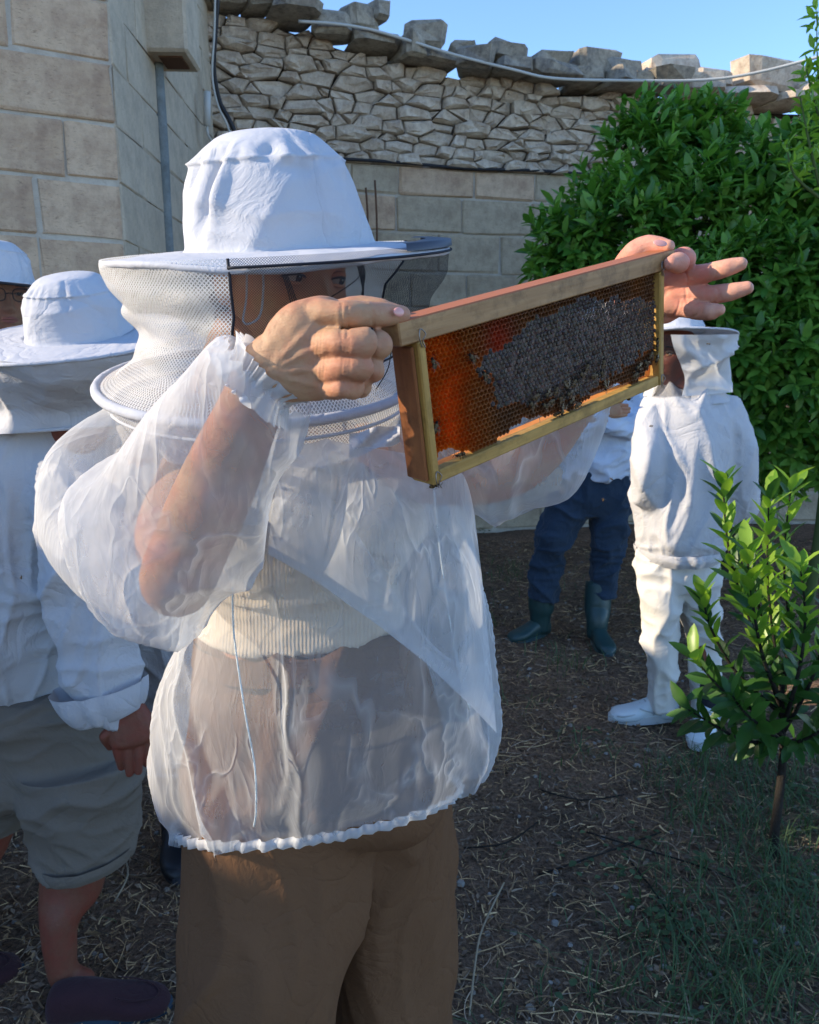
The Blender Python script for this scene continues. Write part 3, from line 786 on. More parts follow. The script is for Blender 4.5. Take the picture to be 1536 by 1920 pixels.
# ================================================================== trees
LEAFV, LEAFF = leaf_shape(Vector((0, 0, 0)), Vector((0, 1, 0)), Vector((0, 0, 1)), 1.0, .40, .3, .16)
def leaf_mesh(mtl): return M().add(LEAFV, LEAFF).mesh('leaf', mtl)
def put_leaf(me, p, d, up, ln, root):
    o = bpy.data.objects.new('leaf', me); COL.objects.link(o); o.parent = root
    y = d.normalized(); x = y.cross(up); x = x.normalized() if x.length > 1e-3 else Vector((1, 0, 0)); z = x.cross(y)
    mx = Matrix((x, y, z)).transposed().to_4x4(); mx.translation = p
    o.matrix_basis = mx @ Matrix.Scale(ln, 4)
    return o
def shoot(out, p, d, ln, nl, lf, spread=1.0):
    """leaf positions along a twig ending in a rosette"""
    d = d.normalized(); o1 = d.orthogonal().normalized(); o2 = d.cross(o1)
    ph = rnd.uniform(0, 6)
    for i in range(nl):
        t = (i + .5) / nl; a = ph + i * 2.4
        r = (o1 * cos(a) + o2 * sin(a)); dd = (d * (.35 + .9 * t) + r * spread * (1.0 - .35 * t)); dd.z -= .12
        out.append((p + d * ln * t, dd.normalized(), (d + Vector((0, 0, .6))).normalized(), lf * rnd.uniform(.7, 1.1)))
def make_citrus():
    root = empty('orange_tree', 'large dense dark green orange tree in front of the garden wall', 'tree')
    clumps = [(1075, 460, 5.0, 75), (1135, 385, 5.05, 60), (1195, 310, 5.2, 72), (1235, 255, 5.25, 62), (1300, 275, 5.3, 60), (1170, 440, 4.9, 95), (1080, 560, 5.0, 80), (1200, 560, 4.9, 120), (1300, 420, 5.0, 110), (1340, 560, 4.8, 130), (1290, 350, 5.2, 80),
              (1420, 400, 5.0, 95), (1500, 380, 4.8, 95), (1450, 520, 4.7, 120), (1540, 520, 4.6, 110), (1400, 680, 4.7, 120), (1480, 660, 4.6, 130), (1560, 700, 4.6, 120), (1300, 680, 4.9, 110), (1400, 800, 4.8, 95), (1500, 800, 4.7, 110), (1600, 420, 4.7, 110),
              (1460, 320, 5.0, 65), (1530, 280, 4.9, 62), (1150, 640, 5.0, 85), (1570, 850, 4.7, 80), (1450, 870, 4.9, 60), (1650, 600, 4.8, 160), (1390, 290, 5.25, 48), (1340, 230, 5.3, 34), (1060, 500, 5.1, 60), (1210, 235, 5.25, 40)]
    lv = []
    twigs = M()
    trunk0 = Vector((2.15, 5.35, 0)); crown = Vector((2.05, 5.35, 1.3))
    limbs = M(); limbs.add(*tube([trunk0 - Vector((0, 0, .1)), trunk0 + Vector((.02, 0, .4)), trunk0 + Vector((-.03, .02, .9)), crown], [.12, .095, .08, .07], 10, 4)[:2])
    for (u, v, y, r) in clumps:
        r *= .72 if v < 310 else .9; c = P(u, v, y); R = px(r, c)
        limbs.add(*tube([crown - Vector((0, 0, rnd.uniform(0, .4))), (crown + c) / 2 + Vector((rnd.uniform(-.1, .1), .1, -.08)), c], [.04, .022, .008], 6, 3)[:2])
        for i in range(int(24 + 150 * (R / .4) ** 2)):
            d = Vector((rnd.gauss(0, 1), rnd.gauss(0, 1) - .35, rnd.gauss(0, 1) + .12)).normalized()
            rr = R * (rnd.uniform(.55, 1.02) ** .7) * (1 + .18 * nz(d, 2.1, (u, 0, 0)))
            p = c + d * rr * .9; sd = (d + Vector((0, -.1, .55))).normalized()
            shoot(lv, p, sd, rnd.uniform(.06, .15), rnd.randint(5, 9), rnd.uniform(.075, .135), 1.0)
            if i % 4 == 0: twigs.add(*tube([c + d * rr * .4, p, p + sd * .12], [.004, .003, .0015], 4, 2)[:2])
    b = limbs.build('trunk', MT['bark'], root); b2 = twigs.build('twigs', MT['twig'], root); b2['kind'] = 'stuff'
    def key(l):
        p = l[0]; d = p - CAM; u = 768 + FPX * d.x / zc(p); return zc(p) + (0 if 980 < u < 1540 else 10) - l[3] * 6
    lv.sort(key=key); lm = leaf_mesh(MT['leaf'])
    for l in lv[:300]: put_leaf(lm, *l, root)
    m = M()
    for (p, d, up, ln) in lv[300:]:
        y = d; x = y.cross(up); x = x.normalized() if x.length > 1e-3 else Vector((1, 0, 0)); z = x.cross(y); c = rnd.random() * .5
        m.add([p + (x * q.x + y * q.y + z * q.z) * ln for q in LEAFV], LEAFF, None, (c, c, c))
    o = m.build('foliage', MT['leaf'], root); o['kind'] = 'stuff'
    set_base(root, trunk0)
    print('citrus leaves', len(lv))
make_citrus()
def make_tall_shoots():
    """the young tree whose lit shoots rise at the right edge"""
    root = empty('young_orange_tree', 'tall yellow green young tree rising at the right edge of the picture', 'tree')
    base = Vector((2.05, 3.9, 0)); lv = []; st = M()
    st.add(*tube([base, base + Vector((.03, 0, .9)), base + Vector((-.02, 0, 1.8)), P(1545, 260, 3.9)], [.03, .024, .018, .01], 8, 4)[:2])
    for pts, n in (([P(1552, 420, 3.9), P(1545, 260, 3.9), P(1533, 120, 3.9), P(1532, 20, 3.9)], 22), ([P(1550, 400, 3.9), P(1520, 280, 3.85), P(1500, 180, 3.85)], 14), ([P(1560, 300, 3.9), P(1530, 200, 3.9), P(1512, 130, 3.9)], 14), ([P(1575, 300, 3.8), P(1570, 150, 3.8), P(1560, 60, 3.8)], 14), ([P(1550, 380, 3.9), P(1490, 330, 3.85), P(1475, 270, 3.85)], 10)):
        st.add(*tube(pts, [.009, .006, .003][:len(pts)] + [.002] * (len(pts) - 3), 6, 3)[:2]); s = spline(pts, 10)
        for i in range(n):
            k = int(len(s) * (.25 + .74 * i / n)); q = s[min(k, len(s) - 1)]; a = i * 2.4
            shoot(lv, q, Vector((cos(a) * .7, sin(a) * .7, .6)), rnd.uniform(.02, .07), rnd.randint(2, 5), rnd.uniform(.05, .08))
    st.build('stem', MT['twig'], root); lm = leaf_mesh(MT['leaf_young'])
    for l in lv[:300]: put_leaf(lm, *l, root)
    set_base(root, base)
make_tall_shoots()
def make_sapling():
    root = empty('citrus_sapling', 'small bright green citrus sapling with upright leaves on a thin dark trunk', 'sapling')
    base = PG(1448, 1605); base.z = 0; Y = base.y
    top = P(1470, 1390, Y); st = M(); lv = []
    st.add(*tube([base - Vector((0, 0, .04)), P(1455, 1540, Y), P(1466, 1450, Y), top], [.016, .0135, .012, .011], 10, 4)[:2])
    br = [([(1470, 1400, 0), (1462, 1280, 0), (1440, 1100, .02), (1442, 930, .03)], 17), ([(1466, 1330, 0), (1420, 1200, -.05), (1370, 1050, -.06), (1355, 900, -.05)], 19), ([(1466, 1300, 0), (1480, 1180, .05), (1470, 1050, .06), (1485, 900, .06)], 15),
          ([(1468, 1380, 0), (1410, 1330, -.04), (1350, 1290, -.08), (1300, 1230, -.1)], 10), ([(1468, 1390, 0), (1400, 1390, -.05), (1340, 1360, -.09), (1290, 1330, -.1)], 9), ([(1466, 1340, 0), (1380, 1260, .05), (1330, 1170, .05), (1318, 1110, .06)], 9),
          ([(1470, 1370, 0), (1520, 1280, -.03), (1550, 1180, -.05), (1560, 1080, -.05)], 13), ([(1470, 1400, 0), (1530, 1360, .05), (1580, 1300, .06), (1600, 1220, .06)], 12), ([(1466, 1320, 0), (1430, 1230, -.09), (1410, 1120, -.12), (1400, 1030, -.13)], 13),
          ([(1470, 1360, 0), (1500, 1250, -.1), (1510, 1150, -.13), (1500, 1060, -.14)], 11), ([(1470, 1395, 0), (1440, 1370, -.12), (1400, 1340, -.2), (1370, 1300, -.22)], 9), ([(1468, 1330, 0), (1440, 1210, .1), (1410, 1080, .14), (1390, 1000, .15)], 9),
          ([(1470, 1400, 0), (1500, 1390, -.12), (1540, 1370, -.18), (1575, 1340, -.2)], 9)]
    for pts, n in br:
        q = [P(u, v, Y + dy) for u, v, dy in pts]; st.add(*tube(q, [.008, .005, .0035, .0018], 6, 4)[:2]); s = spline(q, 10)
        for i in range(n * 3):
            t = .16 + .83 * i / (3 * n); p = s[int(len(s) * t)]; tn = (s[min(int(len(s) * t) + 1, len(s) - 1)] - s[max(int(len(s) * t) - 1, 0)]).normalized()
            a = i * 2.39; o1 = tn.orthogonal().normalized(); o2 = tn.cross(o1); r = o1 * cos(a) + o2 * sin(a)
            low = p.z < .62
            dd = (tn * rnd.uniform(.5, 1.1) + r * rnd.uniform(.5, .9) + Vector((0, 0, .25 if not low else -.3))).normalized()
            lv.append((p, dd, (tn - r * .6 + Vector((0, 0, .3))).normalized(), rnd.uniform(.058, .10) * (1.1 if low else 1)))
    print('sapling leaves', len(lv))
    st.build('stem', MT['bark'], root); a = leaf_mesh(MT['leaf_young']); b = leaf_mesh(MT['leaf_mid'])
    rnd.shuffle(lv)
    for l in lv[:300]: put_leaf(a if l[0].z > .66 else b, *l, root)  # darker green on the lower leaves paints in the shade there
    m = M()
    for (p, d, up, ln) in lv[300:]:
        x = d.cross(up).normalized(); z = x.cross(d); m.add([p + (x * q.x + d * q.y + z * q.z) * ln for q in LEAFV], LEAFF, None, (.3,) * 3)
    if len(lv) > 300: o = m.build('foliage', MT['leaf_mid'], root); o['kind'] = 'stuff'
    set_base(root, base)
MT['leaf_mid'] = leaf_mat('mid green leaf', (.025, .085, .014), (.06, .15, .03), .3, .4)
make_sapling()
# ================================================================== people
def head_parts(c, face, up=Vector((0, 0, 1)), s=1.0):
    """a head shape with brow, eye sockets, nose, lips, chin and ears; face = direction it looks"""
    f = Vector(face).normalized(); r = f.cross(up).normalized(); u = r.cross(f)      # r: to the head's own left... picture independent
    n, m = 96, 72; V = []; F = []
    g = lambda x, z, x0, z0, sx, sz: exp(-((x - x0) / sx) ** 2 - ((z - z0) / sz) ** 2)
    for i in range(m + 1):
        ph = pi * i / m
        for j in range(n):
            th = 2 * pi * j / n
            x, y, z = sin(ph) * cos(th), sin(ph) * sin(th), cos(ph)     # y towards the face
            X, Yy, Z = x * .074, y * .096, z * .118
            if Z < 0: k = (-Z / .118); X *= 1 - .30 * k ** 1.6; Yy = Yy * (1 - .10 * k) + .012 * k
            if Yy < 0 and Z < -.03: Yy *= 1 - .35 * min(1, (-.03 - Z) / .06)
            if y > 0:
                Yy -= .010 * max(0, y) ** 2 * max(0, 1 - abs(X) / .05) * (1 if Z > -.08 else 0)
                w = max(0, y) ** .5
                Yy += w * (.0075 * g(X, Z, 0, .034, .045, .012) - .013 * g(abs(X), Z, .032, .012, .015, .012) + .006 * g(abs(X), Z, .042, -.022, .02, .02))
                Yy += w * (.030 * g(X, Z, 0, -.030, .0095, .012) + .020 * g(X, Z, 0, -.012, .0075, .022) + .010 * g(abs(X), Z, .012, -.034, .007, .008))
                Yy += w * (.010 * g(X, Z, 0, -.057, .022, .006) + .010 * g(X, Z, 0, -.070, .019, .006) - .005 * g(X, Z, 0, -.0635, .026, .0028) + .011 * g(X, Z, 0, -.098, .02, .014))
            V.append(Vector(c) + (r * X + f * Yy + u * Z) * s)
    for i in range(m):
        for j in range(n):
            F.append((i * n + j, (i + 1) * n + j, (i + 1) * n + (j + 1) % n, i * n + (j + 1) % n))
    out = [(V, F)]
    for sg in (-1, 1):
        e = Vector(c) + (r * sg * .076 - f * .008 + u * (-.004)) * s
        out.append(ellipsoid(e, ((r * sg * .5 + f * -.4).normalized() * .013 * s, f * .017 * s, u * .031 * s), 12, 10))
    return out, (f, r, u)
def face_details(root, c, fr, s=1.0, look=(0, 0), brow=MT['hair'], lips=True, sides=(-1, 1)):
    f, r, u = fr; c = Vector(c)
    for sg in sides:
        e = c + (r * sg * .032 + f * .0715 + u * .012) * s
        m = M().add(*ellipsoid(e, (r * .0125 * s, f * .0115 * s, u * .0115 * s), 20, 14)); eye = m.build('eye', MT['eye_white'], root)
        g = (f + r * look[0] + u * look[1]).normalized(); a = g.cross(u).normalized(); b = a.cross(g)
        m = M().add(*ellipsoid(e + g * .0092 * s, (a * .0062 * s, g * .0034 * s, b * .0062 * s), 16, 8)); m.build('iris', MT['iris'], eye)
        # lids as thin curved skin rolls, dark lash line, eyebrow
        def arc(hw, dz, bow, out_, rad, mtl, name, z0=.012, cx=.032, n=9):
            pts = []
            for k in range(n):
                t = -1 + 2 * k / (n - 1); X = sg * cx + t * hw; Z = z0 + dz + bow * (1 - t * t); Yq = .0835 + out_ - .006 * t * t - .010 * max(0, sg * t) ** 2
                pts.append(c + (r * X + f * Yq + u * Z) * s)
            mm = M().add(*tube(pts, [rad * s * (.35 + .65 * (1 - abs(-1 + 2 * k / (n - 1)) ** 2)) for k in range(n)], 8, 2)[:2]); return mm.build(name, mtl, root)
        arc(.0150, .0022, .0042, -.0005, .0042, MT['skin'], 'eyelid'); arc(.0145, -.0055, -.0020, -.0025, .0024, MT['skin'], 'eyelid')
        arc(.0152, -.0016, .0048, .0026, .0015, MT['hair'], 'eyelash')
        arc(.0200, .019, .0045, .0035, .0030, brow, 'eyebrow')
    if lips:
        for dz, rr in ((-.0585, .0032), (-.0685, .0042)):
            pts = [c + (r * x + f * (.0965 - 9 * x * x) + u * (dz + (.8 if dz > -.06 else .9) * -x * x * (6 if dz > -.06 else -8))) * s for x in (-.022, -.012, 0, .012, .022)]
            M().add(*tube(pts, [.001 * s, rr * s * .8, rr * s, rr * s * .8, .001 * s], 8, 3)[:2]).build('lip', MT['lip'], root)

def hat(root, c, up, r0, h, R, lean=Vector((1, 0, 0)), mtl=None, seed=0, droop=.012, pleats=True, wob=.006, taper=.80, n=120):
    """bucket crown on a wide round brim; c = centre of the brim plane"""
    mtl = mtl or MT['cotton_hat']; up = up.normalized(); a = (lean - up * lean.dot(up)).normalized(); b = up.cross(a)
    h0 = empty('hat'); h0.parent = root
    prof = [(1.05, 0), (1.0, .03), (.98, .15), (.955, .32), (.91, .50), (.845, .64), (.755, .76), (.62, .87), (.46, .95), (.22, .99), (.03, 1.0)]
    rings = [(c + up * (h * z), a * r0 * k, b * r0 * k * 1.06) for k, z in prof]
    cr = [(1.0, 0.0)]
    rs = random.Random(seed)
    pl = [(rs.uniform(0, 2 * pi), rs.uniform(.05, .12), rs.uniform(.25, .9)) for _ in range(9)]
    def d(p, t, th, nn):
        v = .0075 * (ridge(p + Vector((seed, 0, 0)), 9, 9, 5, seed, 5) - .3) + .0055 * (ridge(p, 7, 7, 15, seed + 5, 5) - .3) + .007 * nz(p, 6, (seed, 1, 1))
        if pleats:
            for a0, w, tt in pl:
                x = (th - a0 + pi) % (2 * pi) - pi
                v += -.0085 * exp(-(x / w) ** 2) * exp(-((t - .5 - .12 * sin(a0 * 3)) / .24) ** 2) * tt
            v += .0028 * sin(th * 26 + 2 * sin(th * 3)) * exp(-((t - .60) / .07) ** 2) * (.6 + .4 * sin(th * 5))
        v += .004 * exp(-((t - .57) / .012) ** 2)
        if seed == 3:
            for a0, w, t0_, tw, am in ((-2.16, .075, .42, .17, .021), (-1.42, .10, .60, .06, .010), (-1.05, .22, .50, .05, .008), (-.62, .09, .55, .12, .010), (-2.55, .06, .5, .14, .007)):
                x = (th - a0 - .35 * (t - t0_) + pi) % (2 * pi) - pi
                e = exp(-((t - t0_) / tw) ** 2)
                v += am * e * (-exp(-(x / w) ** 2) + .55 * exp(-((x - 2.1 * w) / (w * 1.2)) ** 2))
        return v
    V, F, UV = loft(rings, n, 7, True, d); cm = M().add(V, F); crown = cm.build('crown', mtl, h0)
    def db(p, t, th, nn): return 0
    br = []; K = 14; V = []; F = []
    for i in range(K + 1):
        k = i / K; rr = r0 * .985 + (R - r0 * .985) * k
        for j in range(n):
            th = 2 * pi * j / n; z = -droop * k * k * (1 + .3 * sin(th * 2 + seed)) + wob * k * (sin(th * 3 + seed) + .5 * sin(th * 5 + 2 * seed)) * .5 + .0012 * nz((cos(th) * rr, sin(th) * rr, seed), 40)
            V.append(c + a * (rr * cos(th)) + b * (rr * sin(th)) + up * z)
    for i in range(K):
        for j in range(n): F.append((i * n + j, i * n + (j + 1) % n, (i + 1) * n + (j + 1) % n, (i + 1) * n + j))
    bmh = M().add(V, F); brim = bmh.build('brim', mtl, h0); so = brim.modifiers.new('t', 'SOLIDIFY'); so.thickness = .0022
    edge = [Vector(V[K * n + j]) for j in range(n)]
    m = M(); e2 = edge + [edge[0]]
    m.add(*tube(e2, .0042, 8, 1, False)[:2]); rim = m.build('brim_wire', mtl, h0)
    return h0, edge, (a, b, up), crown

def hand_union(parts, voxel=.0014, smooth=4, fac=.55): return union(parts, voxel, smooth, fac)

# ------------------------------------------------------------------ the woman with the frame
def make_woman():
    root = empty('person', 'woman in veiled white hat, sheer white jacket and brown trousers holding up a honeycomb frame', 'person', None)
    psi = radians(42); face = Vector((sin(psi), -cos(psi), -.16)).normalized()
    hc = P(528, 528, 1.06)
    hp, fr = head_parts(hc, face)
    # body: torso, neck, arms, legs in one skin
    neck = limb([L(470, 640, 1.06, 75, 70), L(440, 720, 1.07, 76, 72), L(430, 800, 1.08, 100, 80)], 20)
    torso = loft([band(360, 800, 690, 800, 1.09, .085, .06), band(330, 840, 730, 850, 1.09, .105, .06), band(372, 900, 765, 910, 1.09, .115, .06), band(400, 1000, 770, 1000, 1.09, .115, .05), band(410, 1100, 725, 1100, 1.09, .105, .05),
                  band(402, 1170, 740, 1175, 1.09, .11, .05), band(378, 1300, 800, 1290, 1.09, .12, .04), band(372, 1420, 810, 1400, 1.09, .12, .04), band(400, 1500, 790, 1500, 1.09, .11, .04)], 28, 4, True)[:2]
    armR = limb([L(395, 850, 1.02, 70, 62), L(352, 930, .94, 70, 60), L(326, 1035, .82, 70, 64), L(324, 1098, .75, 64, 60), L(368, 1000, .725, 74, 62), L(420, 880, .695, 72, 60), L(468, 770, .66, 62, 50), L(505, 697, .638, 63, 46), L(540, 672, .633, 66, 42)], 20)
    armL = limb([L(690, 850, 1.02, 60, 60), L(800, 880, 1.0, 66, 60), L(930, 885, .985, 58, 50), L(1000, 850, .975, 52, 46), L(1075, 755, .965, 46, 40), L(1140, 660, .955, 42, 38), L(1180, 590, .950, 36, 28), L(1205, 565, .945, 38, 24)], 20)
    legs = [limb([L(u0, 1450, 1.09, 96, 90), L(u1, 1750, 1.09 + .05 * (u0 > 600), 66, 62), L(u1, 2100, 1.09 + .06 * (u0 > 600), 55, 50), L(u1, 2600, 1.1, 46, 46)], 16) for u0, u1 in ((490, 490), (700, 715))]
    bv, bf = union([neck, torso, armR, armL] + legs, .0065, 3)
    hv, hf = union([(v, f) for v, f in hp], .0022, 2, .4)
    # near hand: a fist whose forefinger and thumb pinch the bar end
    Lh = lambda u, v, y, r, d=None: L(u, v, y, r, d)
    palm = limb([Lh(490, 706, .640, 60, 40), Lh(522, 692, .634, 68, 40), Lh(556, 675, .632, 88, 38), Lh(588, 655, .632, 94, 40), Lh(614, 650, .636, 92, 38), Lh(638, 651, .648, 80, 34), Lh(668, 655, .664, 58, 30)], 32, 6)
    idx = limb([Lh(566, 600, .642, 30), Lh(598, 590, .630, 30), Lh(628, 589, .624, 26), Lh(652, 589, .622, 27), Lh(695, 590, .632, 24), Lh(730, 590, .645, 22), Lh(752, 590, .652, 18)], 18, 6)
    mid = limb([Lh(592, 648, .634, 28), Lh(616, 645, .618, 29), Lh(652, 643, .609, 27), Lh(692, 642, .612, 28), Lh(711, 646, .628, 26), Lh(700, 652, .655, 24), Lh(660, 656, .672, 22)], 18, 6)
    rng = limb([Lh(596, 694, .634, 25), Lh(618, 692, .620, 26), Lh(652, 690, .611, 24), Lh(684, 690, .615, 25), Lh(699, 692, .630, 23), Lh(690, 694, .655, 21), Lh(652, 696, .672, 20)], 18, 6)
    lit = limb([Lh(600, 728, .645, 18), Lh(618, 728, .627, 21), Lh(644, 728, .615, 21), Lh(668, 726, .622, 22), Lh(678, 726, .636, 20), Lh(668, 728, .655, 18), Lh(640, 730, .668, 17)], 18, 6)
    thm = limb([Lh(548, 650, .655, 34), Lh(590, 612, .672, 31), Lh(640, 588, .680, 25), Lh(675, 577, .680, 23), Lh(712, 580, .677, 21), Lh(742, 586, .675, 15)], 18, 6)
    fill1 = limb([Lh(590, 672, .640, 60, 22), Lh(630, 678, .630, 60, 22), Lh(668, 680, .630, 54, 22), Lh(690, 676, .636, 42, 18)], 24, 5)
    k1 = ellipsoid(P(556, 672, .612), (Vector((.012, 0, 0)), Vector((0, .008, 0)), Vector((0, 0, .010))), 12, 8)
    k2 = ellipsoid(P(590, 724, .613), (Vector((.012, 0, 0)), Vector((0, .008, 0)), Vector((0, 0, .009))), 12, 8)
    k3 = ellipsoid(P(592, 594, .622), (Vector((.015, 0, 0)), Vector((0, .009, 0)), Vector((0, 0, .013))), 12, 8)
    def crease(p, n):
        v = 0
        for (u, vv, y, L_) in ((640, 600, .61, 34), (652, 604, .61, 30), (700, 604, .62, 22)):
            q = P(u, vv, y); e = p - q
            if abs(e.z) < px(L_, q): v -= .0007 * exp(-(e.x / .0011) ** 2)
        # tendons fanning over the back of the hand, uneven knuckles
        w0 = P(503, 700, .62)
        for (u, vv) in ((596, 598), (600, 646), (602, 692), (604, 728)):
            k_ = P(u, vv, .615); d_ = k_ - w0; t_ = (p - w0).dot(d_) / d_.length_squared
            if 0 < t_ < 1 and p.y < .64:
                e_ = (p - w0 - d_ * t_); v += .0011 * sin(pi * t_) ** .7 * exp(-(e_.x * e_.x + e_.z * e_.z) / .0026 ** 2)
        for (u, vv) in ((650, 643), (650, 690), (650, 728), (596, 640), (600, 688)):
            q = P(u, vv, .61); e = p - q
            if abs(e.z) < .009:
                for dx in (-.0028, 0, .0026): v -= .00045 * exp(-((e.x - dx - .1 * e.z) / .0008) ** 2)
        return v + .0005 * nz(p, 130) + .0014 * nz(p, 38)
    rv, rf = union([palm, idx, mid, rng, lit, thm, fill1], .0013, 6, .55, deform=crease)
    # far hand: thumb on the bar, forefinger under it, three fingers spread
    p2 = limb([Lh(1186, 590, .948, 38, 22), Lh(1205, 572, .948, 46, 22), Lh(1232, 556, .948, 54, 21), Lh(1262, 548, .945, 50, 19), Lh(1284, 545, .942, 40, 15)], 28, 6)
    th2 = limb([Lh(1176, 565, .958, 28), Lh(1170, 510, .952, 26), Lh(1192, 474, .928, 23), Lh(1216, 462, .922, 21), Lh(1240, 462, .912, 17), Lh(1252, 462, .905, 13)], 16, 6)
    in2 = limb([Lh(1225, 535, .955, 24), Lh(1248, 512, .950, 23), Lh(1268, 492, .940, 22), Lh(1284, 486, .918, 21), Lh(1276, 492, .898, 18), Lh(1258, 494, .886, 14)], 16, 6)
    md2 = limb([Lh(1258, 530, .942, 22), Lh(1290, 520, .932, 20), Lh(1325, 512, .915, 18), Lh(1360, 503, .895, 17), Lh(1388, 495, .890, 13)], 16, 6)
    rn2 = limb([Lh(1262, 556, .942, 22), Lh(1295, 552, .932, 20), Lh(1330, 553, .915, 18), Lh(1368, 548, .892, 17), Lh(1400, 540, .886, 13)], 16, 6)
    lt2 = limb([Lh(1250, 572, .942, 22), Lh(1282, 576, .932, 19), Lh(1310, 583, .915, 17), Lh(1334, 584, .892, 16), Lh(1348, 581, .888, 12)], 16, 6)
    def crease2(p, n):
        v = 0
        for (u, vv, y, tx) in ((1300, 515, .9, .3), (1345, 505, .89, .3), (1300, 555, .9, .1), (1348, 552, .89, .1), (1285, 577, .9, -.2), (1316, 583, .89, -.2)):
            q = P(u, vv, y); e = p - q
            if abs(e.z) < .011: v -= .0008 * exp(-((e.x + e.z * tx) / .0011) ** 2)
        return v + .0003 * nz(p, 130)
    lv, lf = union([p2, th2, in2, md2, rn2, lt2], .0013, 4, .5, deform=crease2)
    m = M(); m.add(bv, bf, mi=0); m.add(hv, hf, mi=0); m.add(rv, rf, mi=0); m.add(lv, lf, mi=1)
    m.build('body', [MT['skin'], MT['skin_pink']], root)
    face_details(root, hc, fr, look=(-.45, -.30))
    def nail(u, v, y, w, h, rot, nrm, name='fingernail'):
        q = P(u, v, y); n = Vector(nrm).normalized(); a = n.cross(Vector((0, 1, 0)) if abs(n.y) < .8 else Vector((0, 0, 1))).normalized(); a = Matrix.Rotation(rot, 3, n) @ a; b = n.cross(a)
        M().add(*ellipsoid(q, (a * px(w, q), b * px(h, q), n * .0012), 14, 8)).build(name, MT['nail'], root)
    nail(748, 585, .634, 12, 9, 0, (.55, -.82, .15)); nail(1238, 456, .893, 14, 8, -.1, (.1, -.8, .55))
    nail(1396, 491, .893, 7, 10, 0, (.9, .1, .45)); nail(1408, 537, .889, 6, 9, 0, (.95, .15, .25))
    # hair: a close cap under the hat and a few loose strands beside the face
    f, r, u = fr
    def hd(p, n): return .004 * sin(p.z * 220 + p.x * 90)
    hv2, hf2 = union([ellipsoid(hc + (-f * .014 + u * .022), (r * .083, f * .098, u * .112), 32, 24), ellipsoid(hc - f * .085 - u * .03, (r * .05, f * .045, u * .055), 20, 14)], .0035, 2, deform=hd,
                     cut=lambda q: (q - hc).dot(f) > (-.02 if (q - hc).dot(u) < .035 else .035) + .35 * max(0, (q - hc).dot(u) - .02) and (q - hc).dot(u) < .085)
    M().add(hv2, hf2).build('hair', MT['hair'], root)
    m = M()
    for k in range(10):
        sg = -1 if k < 6 else 1; o = .002 * k
        st = hc + r * sg * (.066 - o) + f * .062 + u * .055
        pts = [st, st + f * .02 - u * .03 + r * sg * .004, st + f * (.022 + .004 * k) - u * (.06 + .004 * k), st + f * .012 - u * (.10 + .006 * k)]
        m.add(*tube(pts, .0007, 5, 5)[:2])
    pts = [P(680, 490, .985), P(672, 520, .972), P(640, 545, .965), P(615, 560, .965)]; m.add(*tube(pts, .0007, 5, 6)[:2])
    pts = [P(735, 640, .95), P(728, 690, .945), P(705, 730, .94)]; m.add(*tube(pts, .0007, 5, 6)[:2])
    m.build('loose_hair', MT['hair'], root)
    # ---- hat with two-tone veil
    tilt = radians(9); upv = Vector((-.045, -sin(tilt), cos(tilt)))
    h0, edge, (a, b, up), crown = hat(root, P(523, 466, 1.05), upv, .118, .138, .2135, seed=3, droop=.010)
    # crown sits slightly right of the brim centre, as photographed
    n = 160; rows = []
    low = Vector((0.02, -sin(radians(12)), cos(radians(12)))); la = Vector((1, 0, -.02)).normalized(); lb = low.cross(la).normalized()
    cB = P(523, 468, 1.05); cL = P(484, 712, 1.045)
    def ringpt(t, th):
        # radius and centre down the veil
        R = [(0, .216), (.18, .212), (.4, .190), (.62, .172), (.78, .165), (.90, .180), (1, .199)]
        for i in range(len(R) - 1):
            if R[i][0] <= t <= R[i + 1][0]:
                k = (t - R[i][0]) / (R[i + 1][0] - R[i][0]); k = k * k * (3 - 2 * k); rr = R[i][1] + (R[i + 1][1] - R[i][1]) * k; break
        cc = cB.lerp(cL, t) + Vector((.012 * sin(pi * t), 0, 0)); aa = a.lerp(la, t).normalized(); bb = b.lerp(lb, t).normalized()
        fo = sin(pi * min(1, t * 1.02)) ** .8
        bul = fo * (.007 * sin(th * 4 + 5 * t) + .005 * sin(th * 9 - 7 * t + 1) + .012 * nz((cos(th) * 1.3, sin(th) * 1.3, t * 2.4), 2.0, (4, 4, 4)))
        back = exp(-((((th - pi + pi) % (2 * pi)) - pi) / .9) ** 2) if False else 0
        return cc + (aa * cos(th) + bb * sin(th)) * (rr + bul)
    mW = M(); mB = M(); K = 46
    # window: angle range of the black netting
    t0, t1 = radians(-95), radians(42)
    def patch(m_, ta, tb, na, ka, kb):
        V = []; UV = []; F = []
        for i in range(ka, kb + 1):
            for j in range(na + 1):
                th = ta + (tb - ta) * j / na; V.append(ringpt(i / K, th)); UV.append((th * .21, i / K * .20))
        w = na + 1
        for i in range(kb - ka):
            for j in range(na): F.append((i * w + j, i * w + j + 1, (i + 1) * w + j + 1, (i + 1) * w + j))
        m_.add(V, F, UV)
    kw = 36
    patch(mW, t1, t0 + 2 * pi, 110, 0, K); patch(mW, t0, t1, 60, kw, K); patch(mB, t0, t1, 60, 0, kw)
    # skirt of netting below the lower hoop
    sk = []; UV = []; F = []; w = n + 1
    for i in range(9):
        t = i / 8; cc = cL.lerp(P(505, 800, 1.04), t)
        for j in range(w):
            th = 2 * pi * j / n; rr = .199 - .035 * t + .006 * t * sin(th * 11 + 2 * sin(3 * th)); sk.append(cc + (la * cos(th) + lb * sin(th)) * rr); UV.append((th * .21, .2 + t * .07))
    for i in range(8):
        for j in range(n): F.append((i * w + j, i * w + j + 1, (i + 1) * w + j + 1, (i + 1) * w + j))
    mW.add(sk, F, UV)
